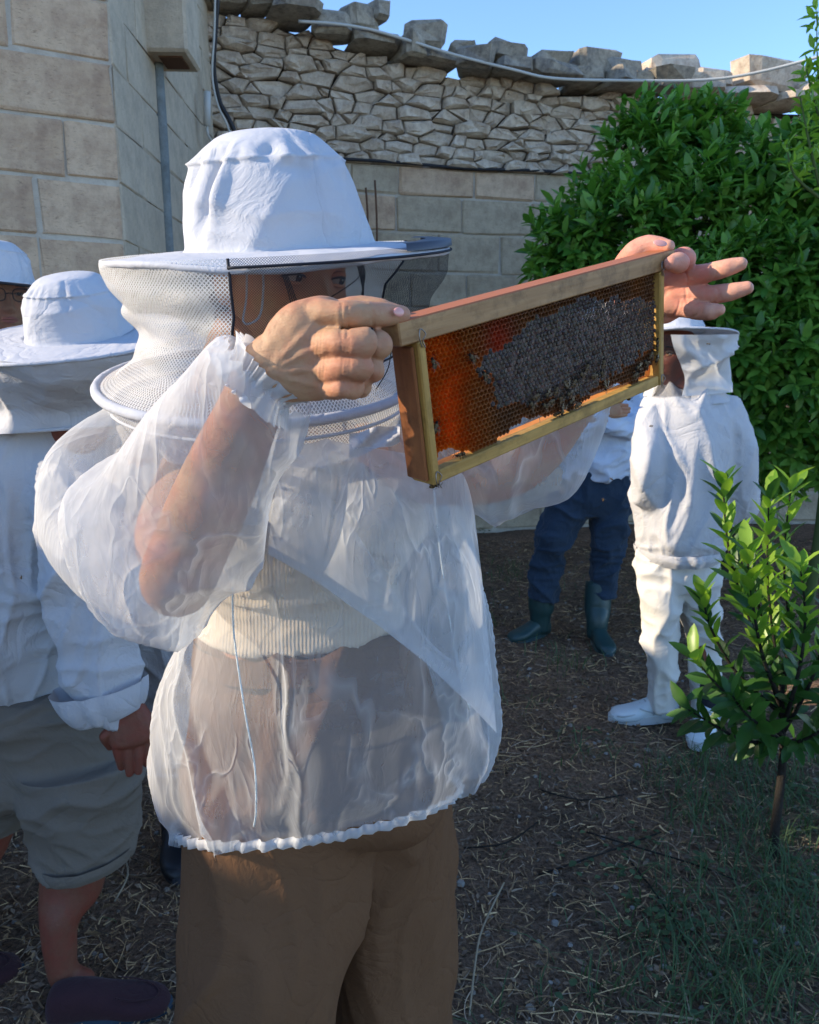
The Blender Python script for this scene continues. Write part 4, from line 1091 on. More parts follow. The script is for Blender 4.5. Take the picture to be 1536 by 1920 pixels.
    v = mW.build('veil', MT['net_white'], h0); v['label'] = 'white netting veil with flared lower edge'
    v = mB.build('veil_window', MT['net_black'], h0); v['label'] = 'black netting window over the face'
    hoop = [ringpt(1.0, 2 * pi * j / 72) for j in range(73)]
    M().add(*tube(hoop, .0065, 10, 1, False)[:2]).build('hoop', MT['cotton_hat'], h0)
    hoop = [cL.lerp(P(505, 800, 1.04), .35) + (la * cos(2 * pi * j / 72) + lb * sin(2 * pi * j / 72)) * .190 for j in range(73)]
    M().add(*tube(hoop, .0022, 6, 1, False)[:2]).build('hem_cord', MT['cotton_hat'], h0)
    seam = M()
    for th in (t0, t1): seam.add(*tube([ringpt(k / K, th) for k in range(0, kw + 1, 4)], .0018, 6, 1)[:2])
    seam.add(*tube([ringpt(kw / K, t0 + (t1 - t0) * j / 30) for j in range(31)], .0014, 6, 1)[:2])
    seam.add(*tube([ringpt(0.0, t0 + (t1 - t0) * j / 60) * 1.0 + (ringpt(0.0, t0 + (t1 - t0) * j / 60) - cB).normalized() * .003 + Vector((0, 0, -.009)) for j in range(61)], .0015, 8, 1)[:2])
    seam.build('veil_binding', MT['binding_black'], h0)
    # black tape wraps over the rim on the right
    tp = M(); V = []; F = []
    for j in range(31):
        th = radians(-42) + radians(76) * j / 30; e = ringpt(0, th); cdir = (e - cB).normalized(); wd = .012 + .022 * exp(-((th - radians(-8)) / .45) ** 2)
        V += [e + up * .0045 - cdir * wd, e + up * .0055 - cdir * wd * .4, e + up * .004 + cdir * .003, e - up * .004 + cdir * .004]
    for j in range(30):
        for k in range(3): F.append((j * 4 + k, (j + 1) * 4 + k, (j + 1) * 4 + k + 1, j * 4 + k + 1))
    tp.add(V, F).build('rim_tape', MT['net_tape'], h0)
    # chin cord loop
    M().add(*tube([P(463, 500, .93), P(462, 560, .925), P(456, 600, .92), P(468, 607, .92), P(488, 590, .92), P(494, 540, .925), P(492, 500, .93)], .0013, 6, 6)[:2]).build('chin_cord', MT['cotton_hat'], h0)
    # collar of the jacket under the netting
    # ---- ribbed top
    def ribs(p, n): return .0008 * sin(p.x * 900 + p.y * 500) + folds(.012, (4, 4, 22), 2, 3)(p, n)
    tv, tf = union([loft([band(352, 815, 700, 812, 1.09, .10, .06), band(345, 860, 745, 860, 1.09, .122, .06), band(362, 910, 785, 920, 1.085, .135, .06), band(392, 1000, 790, 1000, 1.085, .130, .05), band(402, 1100, 742, 1100, 1.09, .118, .05), band(394, 1166, 752, 1172, 1.09, .122, .05)], 40, 6, True)[:2]], .005, 2, deform=folds(.012, (4, 4, 22), 2, 3))
    M().add(tv, tf).build('ribbed_top', MT['rib'], root)
    # ---- trousers
    hips = loft([band(388, 1172, 762, 1182, 1.08, .118, .05), band(370, 1240, 800, 1240, 1.08, .124, .05), band(352, 1340, 832, 1330, 1.08, .128, .045), band(338, 1450, 850, 1430, 1.08, .130, .04), band(345, 1530, 850, 1500, 1.08, .115, .04), band(370, 1570, 835, 1540, 1.08, .08, .04)], 40, 5, True)[:2]
    lg1 = loft([band(338, 1440, 705, 1440, 1.06, .112, .02), band(334, 1620, 696, 1600, 1.05, .112, .02), band(336, 1780, 668, 1780, 1.02, .120, .02), band(340, 1950, 636, 1950, 1.00, .118, .02), band(345, 2200, 625, 2200, 1.0, .118, .02), band(350, 2700, 600, 2700, 1.05, .12, .02)], 32, 5, True)[:2]
    lg2 = loft([band(560, 1440, 855, 1420, 1.12, .11, .02), band(600, 1620, 856, 1600, 1.16, .11, .02), band(610, 1780, 852, 1780, 1.19, .11, .02), band(600, 1950, 846, 1950, 1.20, .11, .02), band(600, 2200, 840, 2200, 1.2, .11, .02), band(630, 2700, 830, 2700, 1.16, .12, .02)], 32, 5, True)[:2]
    bv, bf = union([hips, lg1, lg2], .007, 3, deform=folds(.020, (8, 8, .9), 5, 5, .05, .3))
    M().add(bv, bf).build('trousers', MT['brown_linen'], root)
    wb = loft([band(386, 1172, 764, 1182, 1.09, .131, .05), band(384, 1190, 768, 1200, 1.09, .134, .05), band(381, 1212, 775, 1222, 1.09, .137, .05)], 60, 3, False)[:2]
    M().add(*wb).build('waistband', MT['brown_linen'], root)
    # ---- sheer jacket: torso with bloused hem, two puffed sleeves
    def bt(r, tz): return (r[0], r[1], r[2] + Vector((0, 0, -tz)))
    def jf(p, n): return max(-.005, folds(.034, (5.5, 5.5, 1.3), 9, 5, .05, .34)(p, n) + .006 * nz(p, 8))
    tor = loft([band(430, 760, 640, 770, 1.06, .07, .03), band(370, 800, 720, 810, 1.07, .11, .05), band(330, 850, 800, 860, 1.07, .15, .06), band(330, 920, 882, 930, 1.07, .18, .06), band(360, 1010, 893, 1020, 1.07, .19, .05), band(372, 1100, 908, 1110, 1.07, .19, .05), band(350, 1180, 914, 1190, 1.07, .19, .05),
                band(322, 1240, 920, 1250, 1.07, .195, .05), band(306, 1330, 926, 1320, 1.07, .180, .04), bt(band(308, 1410, 922, 1375, 1.07, .172, .04), .015), bt(band(318, 1462, 906, 1420, 1.07, .168, .04), .03), bt(band(328, 1500, 886, 1452, 1.07, .160, .04), .04), bt(band(344, 1526, 862, 1472, 1.07, .153, .04), .045), bt(band(348, 1560, 856, 1505, 1.07, .153, .04), .045)], 48, 5, True)[:2]
    slL1 = limb([L(380, 830, 1.03, 85, 70), L(270, 850, .985, 110, 90), L(185, 920, .93, 120, 90), L(160, 990, .90, 90, 80), L(215, 1050, .86, 100, 85), L(270, 1110, .80, 75, 75)], 24, 5)
    slL2 = limb([L(292, 1150, .755, 60, 65), L(294, 1090, .735, 124, 112), L(320, 1000, .710, 160, 124), L(374, 900, .688, 152, 118), L(427, 810, .672, 134, 104), L(470, 748, .656, 108, 80), L(497, 706, .643, 76, 60)], 24, 5)
    sr = limb([L(760, 850, 1.03, 90, 90), L(850, 860, 1.0, 96, 90), L(940, 878, .98, 86, 88), L(1005, 862, .972, 104, 84), L(1060, 780, .97, 88, 68), L(1100, 700, .965, 68, 52), L(1150, 625, .955, 48, 38), L(1172, 590, .95, 42, 32)], 24, 5)
    wr = P(505, 697, .638); wdir = (P(540, 672, .638) - P(470, 745, .644)).normalized(); hem0 = P(352, 1565, 1.07); 
    wl2 = P(1172, 595, .95); wd2 = (P(1172, 590, .912) - P(1100, 700, .918)).normalized()
    zb = P(600, 1540, 1.07).z
    def cut(q):
        if (q - wr).dot(wdir) > -.004 and (q - wr).length < .075: return True
        if (q - wl2).dot(wd2) > -.002 and (q - wl2).length < .07: return True
        if q.z < hz(q): return True
        return False
    h1, h2 = P(344, 1540, 1.11), P(862, 1486, 1.03)
    hz = lambda q: h1.z + (h2.z - h1.z) * (q.x - h1.x) / (h2.x - h1.x) + (1.07 - q.y) * .32
    jv, jff = union([tor, slL1, slL2, sr], .0055, 3, .5, deform=jf, cut=cut)
    m = M().add(jv, jff)
    # front flap: the blouse folds over itself along a slanting edge
    V = []; F = []; na, nb = 60, 40
    top = spline([P(548, 800, .90), P(640, 830, .885), P(760, 850, .885), P(860, 880, .90), P(890, 960, .93)], 15); bot = spline([P(508, 1030, .865), P(600, 1085, .855), P(740, 1185, .85), P(860, 1290, .865), P(928, 1360, .90)], 15)
    for i in range(nb + 1):
        t = i / nb
        for j in range(na + 1):
            p = top[j].lerp(bot[j], t); p.y -= .030 * sin(pi * t) + .018 * (t ** 3) ; o_ = folds(.024, (5.5, 5.5, 2.5), 17, 5, .05, .3)(p, None); p.y += o_ * sin(pi * min(1, t * .9 + .05)); V.append(p)
    w = na + 1
    for i in range(nb):
        for j in range(na): F.append((i * w + j, i * w + j + 1, (i + 1) * w + j + 1, (i + 1) * w + j))
    # the fold turns under: a second ply behind the edge
    o0 = len(V)
    for i in range(9):
        t = i / 8
        for j in range(na + 1):
            p = V[nb * w + j] + Vector((0, .012 * sin(pi * min(1, t * 1.2)) + .035 * t, 0)); p += (top[j] - bot[j]).normalized() * (.085 * t) * (.6 + .4 * sin(j * .12)); p.y += .004 * nz(p, 20); V.append(p)
    for i in range(8):
        for j in range(na): F.append((o0 + i * w + j, o0 + i * w + j + 1, o0 + (i + 1) * w + j + 1, o0 + (i + 1) * w + j))
    m2 = M().add(V, F)
    jk = m.build('sheer_jacket', MT['organza'], root)
    fl = m2.build('front_fold', MT['organza2'], jk)
    # gathered hem and cuffs
    def gather(rings, n, amp, cnt):
        def d(p, t, th, nn): return amp * (1.25 - .6 * sin(pi * t)) * (sin(th * cnt + 3 * sin(th * 5)) + .5 * sin(th * cnt * .53 + 4 * sin(th * 3)))
        return loft(rings, n, 6, False, d)[:2]
    hb = [bt(band(340, 1528, 864, 1474, 1.07, .155, .04), .046), bt(band(340, 1533, 864, 1479, 1.07, .159, .04), .046), bt(band(341, 1540, 863, 1486, 1.07, .159, .04), .046), bt(band(343, 1545, 861, 1490, 1.07, .156, .04), .046)]
    M().add(*gather(hb, 240, .0042, 58)).build('elastic_hem', MT['organza3'], jk)
    for c0, dd, rw in ((P(503, 699, .640), wdir, .0290), (P(1168, 598, .95), wd2, .029)):
        vd = (c0 - CAM).normalized(); a_ = dd.cross(vd).normalized(); b_ = dd.cross(a_)
        rg = [(c0 - dd * .022, a_ * rw * 1.35, b_ * rw * 1.15), (c0 - dd * .009, a_ * rw * 1.02, b_ * rw * .84), (c0, a_ * rw * 1.08, b_ * rw * .88), (c0 + dd * .007, a_ * rw * 1.22, b_ * rw * 1.0)]
        M().add(*gather(rg, 140, .0028, 19)).build('cuff', MT['organza3'], jk)
    # drawstring tunnel and sewn edges
    def seamline(pts, r, name='seam'): M().add(*tube(pts, r, 6, 6)[:2]).build(name, MT['elastic'], jk)
    seamline([P(436, 1100, .905), P(438, 1180, .90), P(448, 1260, .885), P(462, 1350, .875), P(478, 1440, .872), P(480, 1520, .885), P(476, 1550, .90)], .0013, 'drawstring')
    seamline([P(508, 1030, .862), P(600, 1085, .852), P(740, 1185, .847), P(860, 1290, .862), P(928, 1360, .897)], .0010)
    seamline([P(812, 900, .90), P(826, 1040, .885), P(850, 1200, .885), P(880, 1330, .90)], .0009)
    # collar piece under the netting
    V = []; F = []
    for i in range(7):
        for j in range(13):
            t = j / 12; V.append(P(655 + 95 * t, 812 - 18 * t + i * (8 - 2.2 * t) + 3 * sin(t * 9), .885 + .004 * sin(t * 8 + i)))
    for i in range(6):
        for j in range(12): F.append((i * 13 + j, i * 13 + j + 1, (i + 1) * 13 + j + 1, (i + 1) * 13 + j))
    M().add(V, F).build('collar_band', MT['cotton'], jk)
    set_base(root, (P(590, 1500, 1.09).x, 1.09, 0))
MT['organza3'] = organza_mat('gathered sheer white edge', .72, .3, seed=6)
MT['seam_blue'] = mat('doubled sheer seam', (.35, .38, .45), .8, .1)
MT['dark_seam'] = mat('dark seam', (.03, .018, .012), 1, 0)
MT['net_tape'] = mat('black sheer tape', (.035, .04, .055), .45, .4)
def rib_mat():
    m = cloth_mat('cream ribbed knit', (.66, .55, .42), .9, 900, .2, .05, .05, 5)
    v = texco(m, 'Object'); w = N(m, 'ShaderNodeTexWave', wave_type='BANDS', bands_direction='X'); w.inputs['Scale'].default_value = 62; w.inputs['Distortion'].default_value = 1.2; w.inputs['Detail Scale'].default_value = 1; LK(m, v, w.inputs[0])
    b = BS(m); old = b.inputs['Normal'].links[0].from_socket; LK(m, bump(m, w.outputs['Fac'], .4, .002, old), b.inputs['Normal']); return m
MT['rib'] = rib_mat()
make_woman()
# ================================================================== hive frame with comb, bees
def make_frame():
    root = empty('hive_frame', 'wooden beehive frame of honeycomb held up by the woman with both hands', 'hive frame')
    A = P(790, 600, .66); X = Vector((.73614, .64167, .21528)); Z = Vector((-.11605, -.19369, .97417)); Y = -X.cross(Z)   # Y away from camera?
    if Y.y < 0: Y = -Y
    Lx, H = .3584, .142
    def W_(x, y, z): return A + X * x + Y * y + Z * z
    R = Matrix((X, Y, Z)).transposed()
    D = .024                      # frame depth
    def bar(x0, x1, y0, y1, z0, z1, name, mtl, bev=.0012, label=None):
        m = M(); boxm(m, (0, 0, 0), (x1 - x0) / 2, (y1 - y0) / 2, (z1 - z0) / 2, None, bev)
        o = m.build(name, mtl, root, smooth=False); o.matrix_basis = Matrix.Translation(W_((x0 + x1) / 2, (y0 + y1) / 2, (z0 + z1) / 2)) @ R.to_4x4()
        if label: o['label'] = label
        return o
    # local z: 0 = top of the end bars; the top bar lies above/around them
    bar(-.026, Lx + .022, -.0015, D, -.0165, .0035, 'top_bar', MT['wood_rail'])
    bar(Lx + .004, Lx + .024, .0, .0225, -.008, .0030, 'lug', MT['wood_lug'], .002, 'dark worn end lug of the top bar')
    bar(-.0085, 0, -.0025, D + .002, -H, -.0168, 'end_bar', MT['wood'])
    bar(-.0125, -.0088, .002, D + .004, -H + .004, -.020, 'end_bar_face', MT['wood_shade'])  # outer side darkened: the hand's shade is painted into its colour
    bar(Lx - .0085, Lx, -.0025, D + .002, -H, -.0168, 'end_bar', MT['wood'])
    bar(.0003, Lx - .0088, -.0015, .0105, -H, -H + .0115, 'bottom_bar', MT['wood_bottom'])
    bar(.0003, Lx - .0088, .0125, D, -H, -H + .0095, 'bottom_bar', MT['wood_sunlit'])  # orange colour paints the sunlight coming through behind the comb
    # wire fixings at the corners
    for (x, z) in ((-.004, -.012), (-.003, -H + .006), (Lx - .005, -.012), (Lx - .004, -H + .006)):
        m = M(); m.add(*tube([W_(x - .001, -.0032, z - .009), W_(x - .004, -.0045, z - .001), W_(x - .001, -.0032, z + .006), W_(x + .003, -.0048, z + .001), W_(x, -.0035, z - .004), W_(x + .002, -.004, z - .010)], .0005, 6, 5)[:2])
        m.build('wire_loop', MT['wire'], root)
    for x in (.03, .085, .15, .205, .262, .318):
        m = M().add(*tube([W_(x, .008, -H + .010), W_(x + .001, .009, -H + .022), W_(x, .010, -.02)], .00035, 5, 2)[:2]); m.build('frame_wire', MT['wire'], root)
    # ---- comb: hexagonal cells with raised walls, sealed cells in the middle
    pitch = .0051; m = M(); cw = .011
    x0, x1 = .0012, Lx - .0080; zt, zb = -.0175, -H + .020
    def bottom(x):
        t = (x - x0) / (x1 - x0); b = zb + .004 * nz((x * 30, 0, 0), 1) + .0045 * sin(x * 52 + 1) - .002
        if t > .93: b += .012 * (t - .93) / .07
        return b
    Rr = pitch / sqrt(3); rows = int((zt - zb + .02) / (pitch * .866)) + 1; cols = int((x1 - x0) / pitch) + 2
    cells = 0; y_face = .0042; y_base = .0115
    def kind(x, z):
        t = (x - x0) / (x1 - x0); s = (zt - z) / (zt - zb)
        q = ((t - .62) / .42) ** 2 + ((s - .50) / (.44)) ** 2 + .35 * nz((t * 7, s * 4, 0), 1.0) + .25 * nz((t * 16, s * 9, 3), 1)
        return q + rnd.uniform(-.09, .09) < 1.0
    for r in range(-1, rows):
        for c in range(-1, cols):
            cx = x0 + c * pitch + (pitch / 2 if r % 2 else 0); cz = zt - r * pitch * .866
            if cx < x0 or cx > x1 or cz > zt or cz < bottom(cx): continue
            cells += 1; capped = kind(cx, cz)
            t = (cx - x0) / (x1 - x0); s = (zt - cz) / (zt - zb)
            honey = min(1, 1.35 * max(0, 1 - t / .28)) * (.85 + .3 * nz((t * 9, s * 6, 0), 1)) + .30 * max(0, 1 - abs(t - .9) / .1) * max(0, 1 - s * 2)
            honey = max(honey, .10 + .1 * nz((t * 12, s * 8, 2), 1))
            rosy = exp(-(((t - .27) / .055) ** 2 + ((s - .18) / .30) ** 2))
            amber = (.95, .27, .02); dark = (.055, .025, .012); red = (.60, .10, .04)
            hv = max(0, min(1, honey * 1.1)); col = tuple(dark[k] * (1 - hv) + amber[k] * hv for k in range(3)); col = tuple(col[k] * (1 - rosy) + red[k] * rosy for k in range(3))
            wallc = tuple(.18 * a + .82 * b for a, b in zip((.30, .15, .06), col)) if not capped else (.12, .10, .09)
            jit = [Vector((rnd.uniform(-1, 1), rnd.uniform(-1, 1))) * .00018 for _ in range(6)]
            o6 = []; i6 = []; b6 = []
            for k in range(6):
                a = pi / 6 + k * pi / 3
                px_, pz_ = cos(a), sin(a)
                o6.append(W_(cx + px_ * Rr * 1.0, y_face + rnd.uniform(-.0002, .0003), cz + pz_ * Rr * 1.0))
                i6.append(W_(cx + px_ * Rr * .80 + jit[k].x, y_face + .0003, cz + pz_ * Rr * .80 + jit[k].y))
                b6.append(W_(cx + px_ * Rr * .72, y_base, cz + pz_ * Rr * .72 + .001))
            if capped:
                h = rnd.uniform(.0004, .0022); g = rnd.uniform(.55, 1.15); cc = (.072 * g, .052 * g, .040 * g)
                cap = [W_(cx + cos(pi / 6 + k * pi / 3) * Rr * .62 + rnd.uniform(-.0004, .0004), y_face - h * rnd.uniform(.5, 1), cz + sin(pi / 6 + k * pi / 3) * Rr * .62 + rnd.uniform(-.0004, .0004)) for k in range(6)]
                ctr = W_(cx + rnd.uniform(-.0005, .0005), y_face - h * rnd.uniform(.6, 1.3), cz)
                V = o6 + cap + [ctr]; F = [(k, (k + 1) % 6, 6 + (k + 1) % 6, 6 + k) for k in range(6)] + [(6 + k, 6 + (k + 1) % 6, 12) for k in range(6)]
                m.add(V, F, None, [cc] * 6 + [tuple(q * rnd.uniform(.6, 1.3) for q in cc) for _ in range(6)] + [tuple(q * 1.2 for q in cc)])
            else:
                ctr = W_(cx, y_base + .0008, cz)
                V = o6 + i6 + b6 + [ctr]
                F = [(k, (k + 1) % 6, 6 + (k + 1) % 6, 6 + k) for k in range(6)] + [(6 + k, 6 + (k + 1) % 6, 12 + (k + 1) % 6, 12 + k) for k in range(6)] + [(12 + k, 12 + (k + 1) % 6, 18) for k in range(6)]
                m.add(V, F, None, [wallc] * 6 + [wallc] * 6 + [col] * 7)
    cm = mat('beeswax comb', rough=.55, spec=.3); o = cm.node_tree.nodes['Material Output']; a = N(cm, 'ShaderNodeAttribute', attribute_name='Col'); v = texco(cm, 'Object')
    cc = mixc(cm, mathn(cm, 'MULTIPLY', noisen(cm, v, 260, 3, .6), .4), a.outputs['Color'], (.03, .015, .01)); setc(cm, cc, bump(cm, noisen(cm, v, 700, 3, .6), .4, .001))
    t = N(cm, 'ShaderNodeBsdfTranslucent'); LK(cm, cc, t.inputs[0]); mx = N(cm, 'ShaderNodeMixShader')
    sep = N(cm, 'ShaderNodeSeparateColor'); LK(cm, a.outputs['Color'], sep.inputs[0])
    LK(cm, mathn(cm, 'MINIMUM', mathn(cm, 'MULTIPLY', sep.outputs[0], 1.3), .85), mx.inputs[0])
    LK(cm, BS(cm).outputs[0], mx.inputs[1]); LK(cm, t.outputs[0], mx.inputs[2]); LK(cm, mx.outputs[0], o.inputs[0])
    co = m.build('honeycomb', cm, root, smooth=False); co['label'] = 'comb of open amber cells at left and grey sealed cells in the middle'
    print('cells', cells)
    # burr wax and propolis at two corners
    for (x, z, sx, sz) in ((Lx - .020, -H + .022, .010, .012), (.012, -.020, .009, .004), (Lx - .03, -.021, .006, .004), (Lx - .085, -.021, .005, .003)):
        mm = M(); n = 10; V = []
        for k in range(n):
            aa = 2 * pi * k / n; q = 1 + .35 * sin(aa * 3 + x * 90); V += [W_(x + cos(aa) * sx * q, .007, z + sin(aa) * sz * q * .8), W_(x + cos(aa) * sx * q * .9, .011, z + sin(aa) * sz * q * .7)]
        F = [(2 * k, 2 * ((k + 1) % n), 2 * ((k + 1) % n) + 1, 2 * k + 1) for k in range(n)] + [tuple(2 * k for k in range(n)), tuple(2 * k + 1 for k in reversed(range(n)))]
        mm.add(V, F).build('burr_wax', MT['wax'], root)
    set_base(root, W_(Lx / 2, D / 2, -H))
    # ---- bees
    bm_ = attr_mat('bee hair', .8); wing = bpy.data.materials.new('bee wing'); wing.use_nodes = True
    wp = BS(wing); wp.inputs['Base Color'].default_value = (.22, .17, .12, 1); wp.inputs['Alpha'].default_value = .28; wp.inputs['Roughness'].default_value = .25
    def bee_body():
        m = M()
        segs = [(-.0062, .0004), (-.0050, .0016), (-.0038, .0021), (-.0025, .0023), (-.0012, .0020), (-.0004, .0009), (.0003, .0018), (.0016, .0021), (.0028, .0014), (.0032, .0008), (.0037, .0013), (.0046, .0014), (.0053, .0006)]
        n = 10; V = []; C = []; 
        for i, (y, r) in enumerate(segs):
            for k in range(n):
                a = 2 * pi * k / n; V.append(Vector((cos(a) * r, y, sin(a) * r * .9 + .0024 - (.0004 if i < 3 else 0))))
                C.append(((.030, .020, .012) if i % 2 == 0 else (.14, .085, .035)) if i < 5 else ((.12, .085, .045) if i < 9 else (.02, .016, .013)))
        F = [(i * n + k, i * n + (k + 1) % n, (i + 1) * n + (k + 1) % n, (i + 1) * n + k) for i in range(len(segs) - 1) for k in range(n)] + [tuple(range(n - 1, -1, -1)), tuple((len(segs) - 1) * n + k for k in range(n))]
        m.add(V, F, None, C)
        for sg in (-1, 1):
            for (y, yo) in ((.0024, .003), (.0012, .0006), (.0002, -.0026)):
                m.add(*tube([Vector((sg * .001, y, .0018)), Vector((sg * .0036, y + yo * .5, .0030)), Vector((sg * .0050, y + yo, 0))], .00022, 4, 2)[:2], None, (.02, .015, .01))
            m.add(*tube([Vector((sg * .0005, .005, .003)), Vector((sg * .0012, .0068, .0036)), Vector((sg * .0018, .0080, .003))], .00015, 4, 2)[:2], None, (.02, .015, .01))
        return m.mesh('bee_body', bm_)
    bme = bee_body()
    def wing_mesh(sg):
        V, F = [], []; n = 9
        for ln, w, a0, zz in ((.0088, .0024, .34, .0048), (.0060, .0018, .62, .0046)):
            o = len(V)
            for k in range(n):
                a = 2 * pi * k / n; lx = (1 + cos(a)) / 2 * ln; ly = sin(a) * w / 2 * (.5 + .5 * (1 + cos(a)) / 2); V.append(Vector((sg * (.001 + lx * sin(a0) + ly * cos(a0)), .0012 - lx * cos(a0) + ly * sin(a0), zz - lx * .12)))
            F.append(tuple(range(o, o + n)))
        return M().add(V, F).mesh('wing', wing)
    wm = (wing_mesh(-1), wing_mesh(1)); cnt = [0]
    def bee(p, nrm, head, label, grp, s=1.0, spread=False):
        o = empty('honey_bee', label, 'bee', grp); z = nrm.normalized(); y = (head - z * head.dot(z)).normalized(); x = y.cross(z)
        mx = Matrix((x, y, z)).transposed().to_4x4(); mx.translation = p; o.matrix_basis = mx @ Matrix.Scale(s, 4)
        b = obj('body', bme, o)
        for i, w in enumerate(wm):
            q = obj('wing', w, o)
            if spread: q.rotation_euler = (0, 0, (.9 if i == 1 else -.9))
        cnt[0] += 1; return o
    def on_comb(u, v, a, label, grp=None, lift=0.0):
        # meet the sight line with the face of the comb
        d = P(u, v, 1.0) - CAM; o_ = W_(0, y_face, 0); t = (o_ - CAM).dot(Y) / d.dot(Y); p = CAM + d * t - Y * (.0012 + lift)
        return bee(p, -Y, X * cos(a) + Z * sin(a), label, grp, rnd.uniform(.92, 1.08))
    on_comb(808, 680, 1.9, 'dark bee beside the left end bar, a third of the way down the comb'); on_comb(812, 800, 1.2, 'dark bee near the lower left corner of the comb')
    on_comb(880, 670, 2.3, 'bee at the right border of the orange cells, upper of two'); on_comb(904, 704, 2.0, 'bee at the right border of the orange cells, lower of two')
    g = 'bees crowding the lower edge of the comb'; lb = 'dark bee in the cluster crawling over the lower middle edge of the comb'
    for (u, v, a) in ((1000, 742, .4), (1014, 760, 2.5), (1036, 730, 1.2), (1048, 768, 4.3), (1044, 748, 1.8), (1030, 752, .3), (1060, 738, 2.9), (1072, 716, .9), (1084, 702, 2.4), (1020, 738, 3.6), (1056, 722, 5.0), (1064, 752, 3.4), (990, 758, 2.2), (1078, 758, .2), (1130, 722, 4.7), (1110, 704, .2), (1122, 700, 2.0), (1125, 680, 1.4), (1096, 688, 1.1)): on_comb(u, v, a, lb, g, rnd.uniform(0, .002))
    g = 'bees at the lower right of the comb'; lb = 'dark bee gathered at the right end of the comb above the orange wax'
    for (u, v, a) in ((1190, 688, 3.2), (1206, 680, 2.4), (1216, 664, 1.0), (1226, 672, 4.0), (1228, 642, 1.7), (1186, 702, .4), (1230, 656, 2.6)): on_comb(u, v, a, lb, g, rnd.uniform(0, .0015))
    on_comb(1236, 588, 2.0, 'dark bee near the upper right end bar')
    bee(W_(.035, .006, -H + .0118), Z, -X, 'bee standing on the bottom bar near the left corner', None)
    bee(W_(-.002, .004, -H - .0006), -Z, X, 'bee hanging under the lower left corner of the frame', None)
    bee(W_(.30, .006, -H - .0004), -Z, X + Y, 'small dark bee under the bottom bar toward the right end', None)
    bee(W_(.175, .006, -H + .0118), Z, X, 'bee on the bottom bar below the middle cluster', None)
    g = 'bees flying in front of the blue jeans'
    for (u, v, y, a, l) in ((1076, 911, 2.6, .4, 'sunlit bee flying in front of the blue jeans, leftmost of three'), (1146, 899, 2.7, 2.4, 'sunlit bee flying just under the jacket hem over the jeans'), (1131, 938, 2.5, 1.2, 'sunlit bee flying in front of the blue jeans, lowest of three')):
        bee(P(u, v, y), Vector((.2, -.6, .7)), Vector((cos(a), 0, sin(a))), l, g, 1.25, True)
    bee(P(1221, 800, 2.3), Vector((0, -.5, .8)), Vector((1, 0, .1)), 'small dark bee flying before the white jacket of the man at right', None, 1.0, True)
    bee(P(1328, 646, 2.3), Vector((0, -.5, .8)), Vector((-1, 0, .2)), 'bee flying beside the veil of the man at right', None, 1.0, True)
    bee(P(1476, 764, 2.2), Vector((0, -.5, .8)), Vector((-1, 0, .3)), 'sunlit bee flying in front of the orange tree', None, 1.1, True)
    bee(P(1272, 1499, 1.9), Vector((0, -.5, .8)), Vector((-1, 0, .6)), 'sunlit bee flying low over the grass', None, 1.3, True)
    bee(P(41, 1082, 1.45), Vector((0, -1, .1)), Vector((.3, 0, 1)), 'tiny bee on the back of the white jacket at left', None, .7)
MT['wood_lug'] = wood_mat('greyed dark pine', (.06, .035, .02), (.13, .07, .04), (60, 60, 60), grime=.6)
MT['wood_sunlit'] = wood_mat('pine with painted orange light', (.55, .19, .035), (.72, .30, .07), (9, 90, 90), grime=.4)
MT['wax'] = cloth_mat('orange wax', (.80, .33, .05), .5, 500, .2, .5, .15, 40)
make_frame()
# ================================================================== the other people
def foot(heel, toe, w, h, n=24, top=None):
    """shoe-shaped loft from heel to toe (ground points)"""
    d = (toe - heel); Lf = d.length; d = d.normalized(); s = Vector((-d.y, d.x, 0)); rg = []
    for t, ww, hh in ((0, .35, .55), (.04, .72, .9), (.16, .86, 1.0), (.34, .82, .98), (.5, .86, .80), (.66, 1.0, .62), (.82, .96, .52), (.93, .72, .42), (.985, .35, .26), (1, .1, .1)):
        c = heel + d * Lf * t + Vector((0, 0, h * hh / 2 + .004)); rg.append((c, s * w / 2 * ww, Vector((0, 0, h * hh / 2))))
    return loft(rg, n, 3, True, None, 2.6)[:2]
def sole(heel, toe, w, th, z=0.0):
    d = (toe - heel); Lf = d.length; d = d.normalized(); s = Vector((-d.y, d.x, 0)); V = []; n = 28
    for zz in (z, z + th):
        for k in range(n):
            a = 2 * pi * k / n; x = cos(a); wd = w / 2 * (.80 + .2 * x) * 1.06; V.append(heel + d * (Lf / 2 + x * Lf / 2 * 1.03) + s * sin(a) * wd + Vector((0, 0, zz)))
    return V, [(k, (k + 1) % n, n + (k + 1) % n, n + k) for k in range(n)] + [tuple(range(n)), tuple(range(n, 2 * n))]
def hem_roll(rings, amp, cnt, n=120):
    def d(p, t, th, nn): return amp * sin(th * cnt + 2 * sin(th * 4))
    return loft(rings, n, 4, False, d)[:2]
def simple_hand(w0, kn, tips, thumb, rp, voxel=.0035):
    parts = [limb([(w0, rp * .75, rp * .5), ((w0 + kn) / 2, rp, rp * .5), (kn, rp, rp * .42)], 16, 5)]
    d = (kn - w0).normalized(); vd = (kn - CAM).normalized(); s = d.cross(vd).normalized()
    for i, t in enumerate(tips):
        b = kn + s * rp * (.75 - .5 * i) - d * .012; m_ = (b + t) / 2 + vd * -.004
        parts.append(limb([(b, .0112, .0112), (m_, .0108, .0108), (t, .0085, .0085)], 12, 5))
    parts.append(limb([((w0 + kn) / 2 + s * rp * .6 * thumb[0], .012, .012), ((w0 * .3 + kn * .7) + s * rp * 1.15 * thumb[0], .011, .011), (thumb[1], .0085, .0085)], 12, 5))
    return union(parts, voxel * .6, 3, .5)

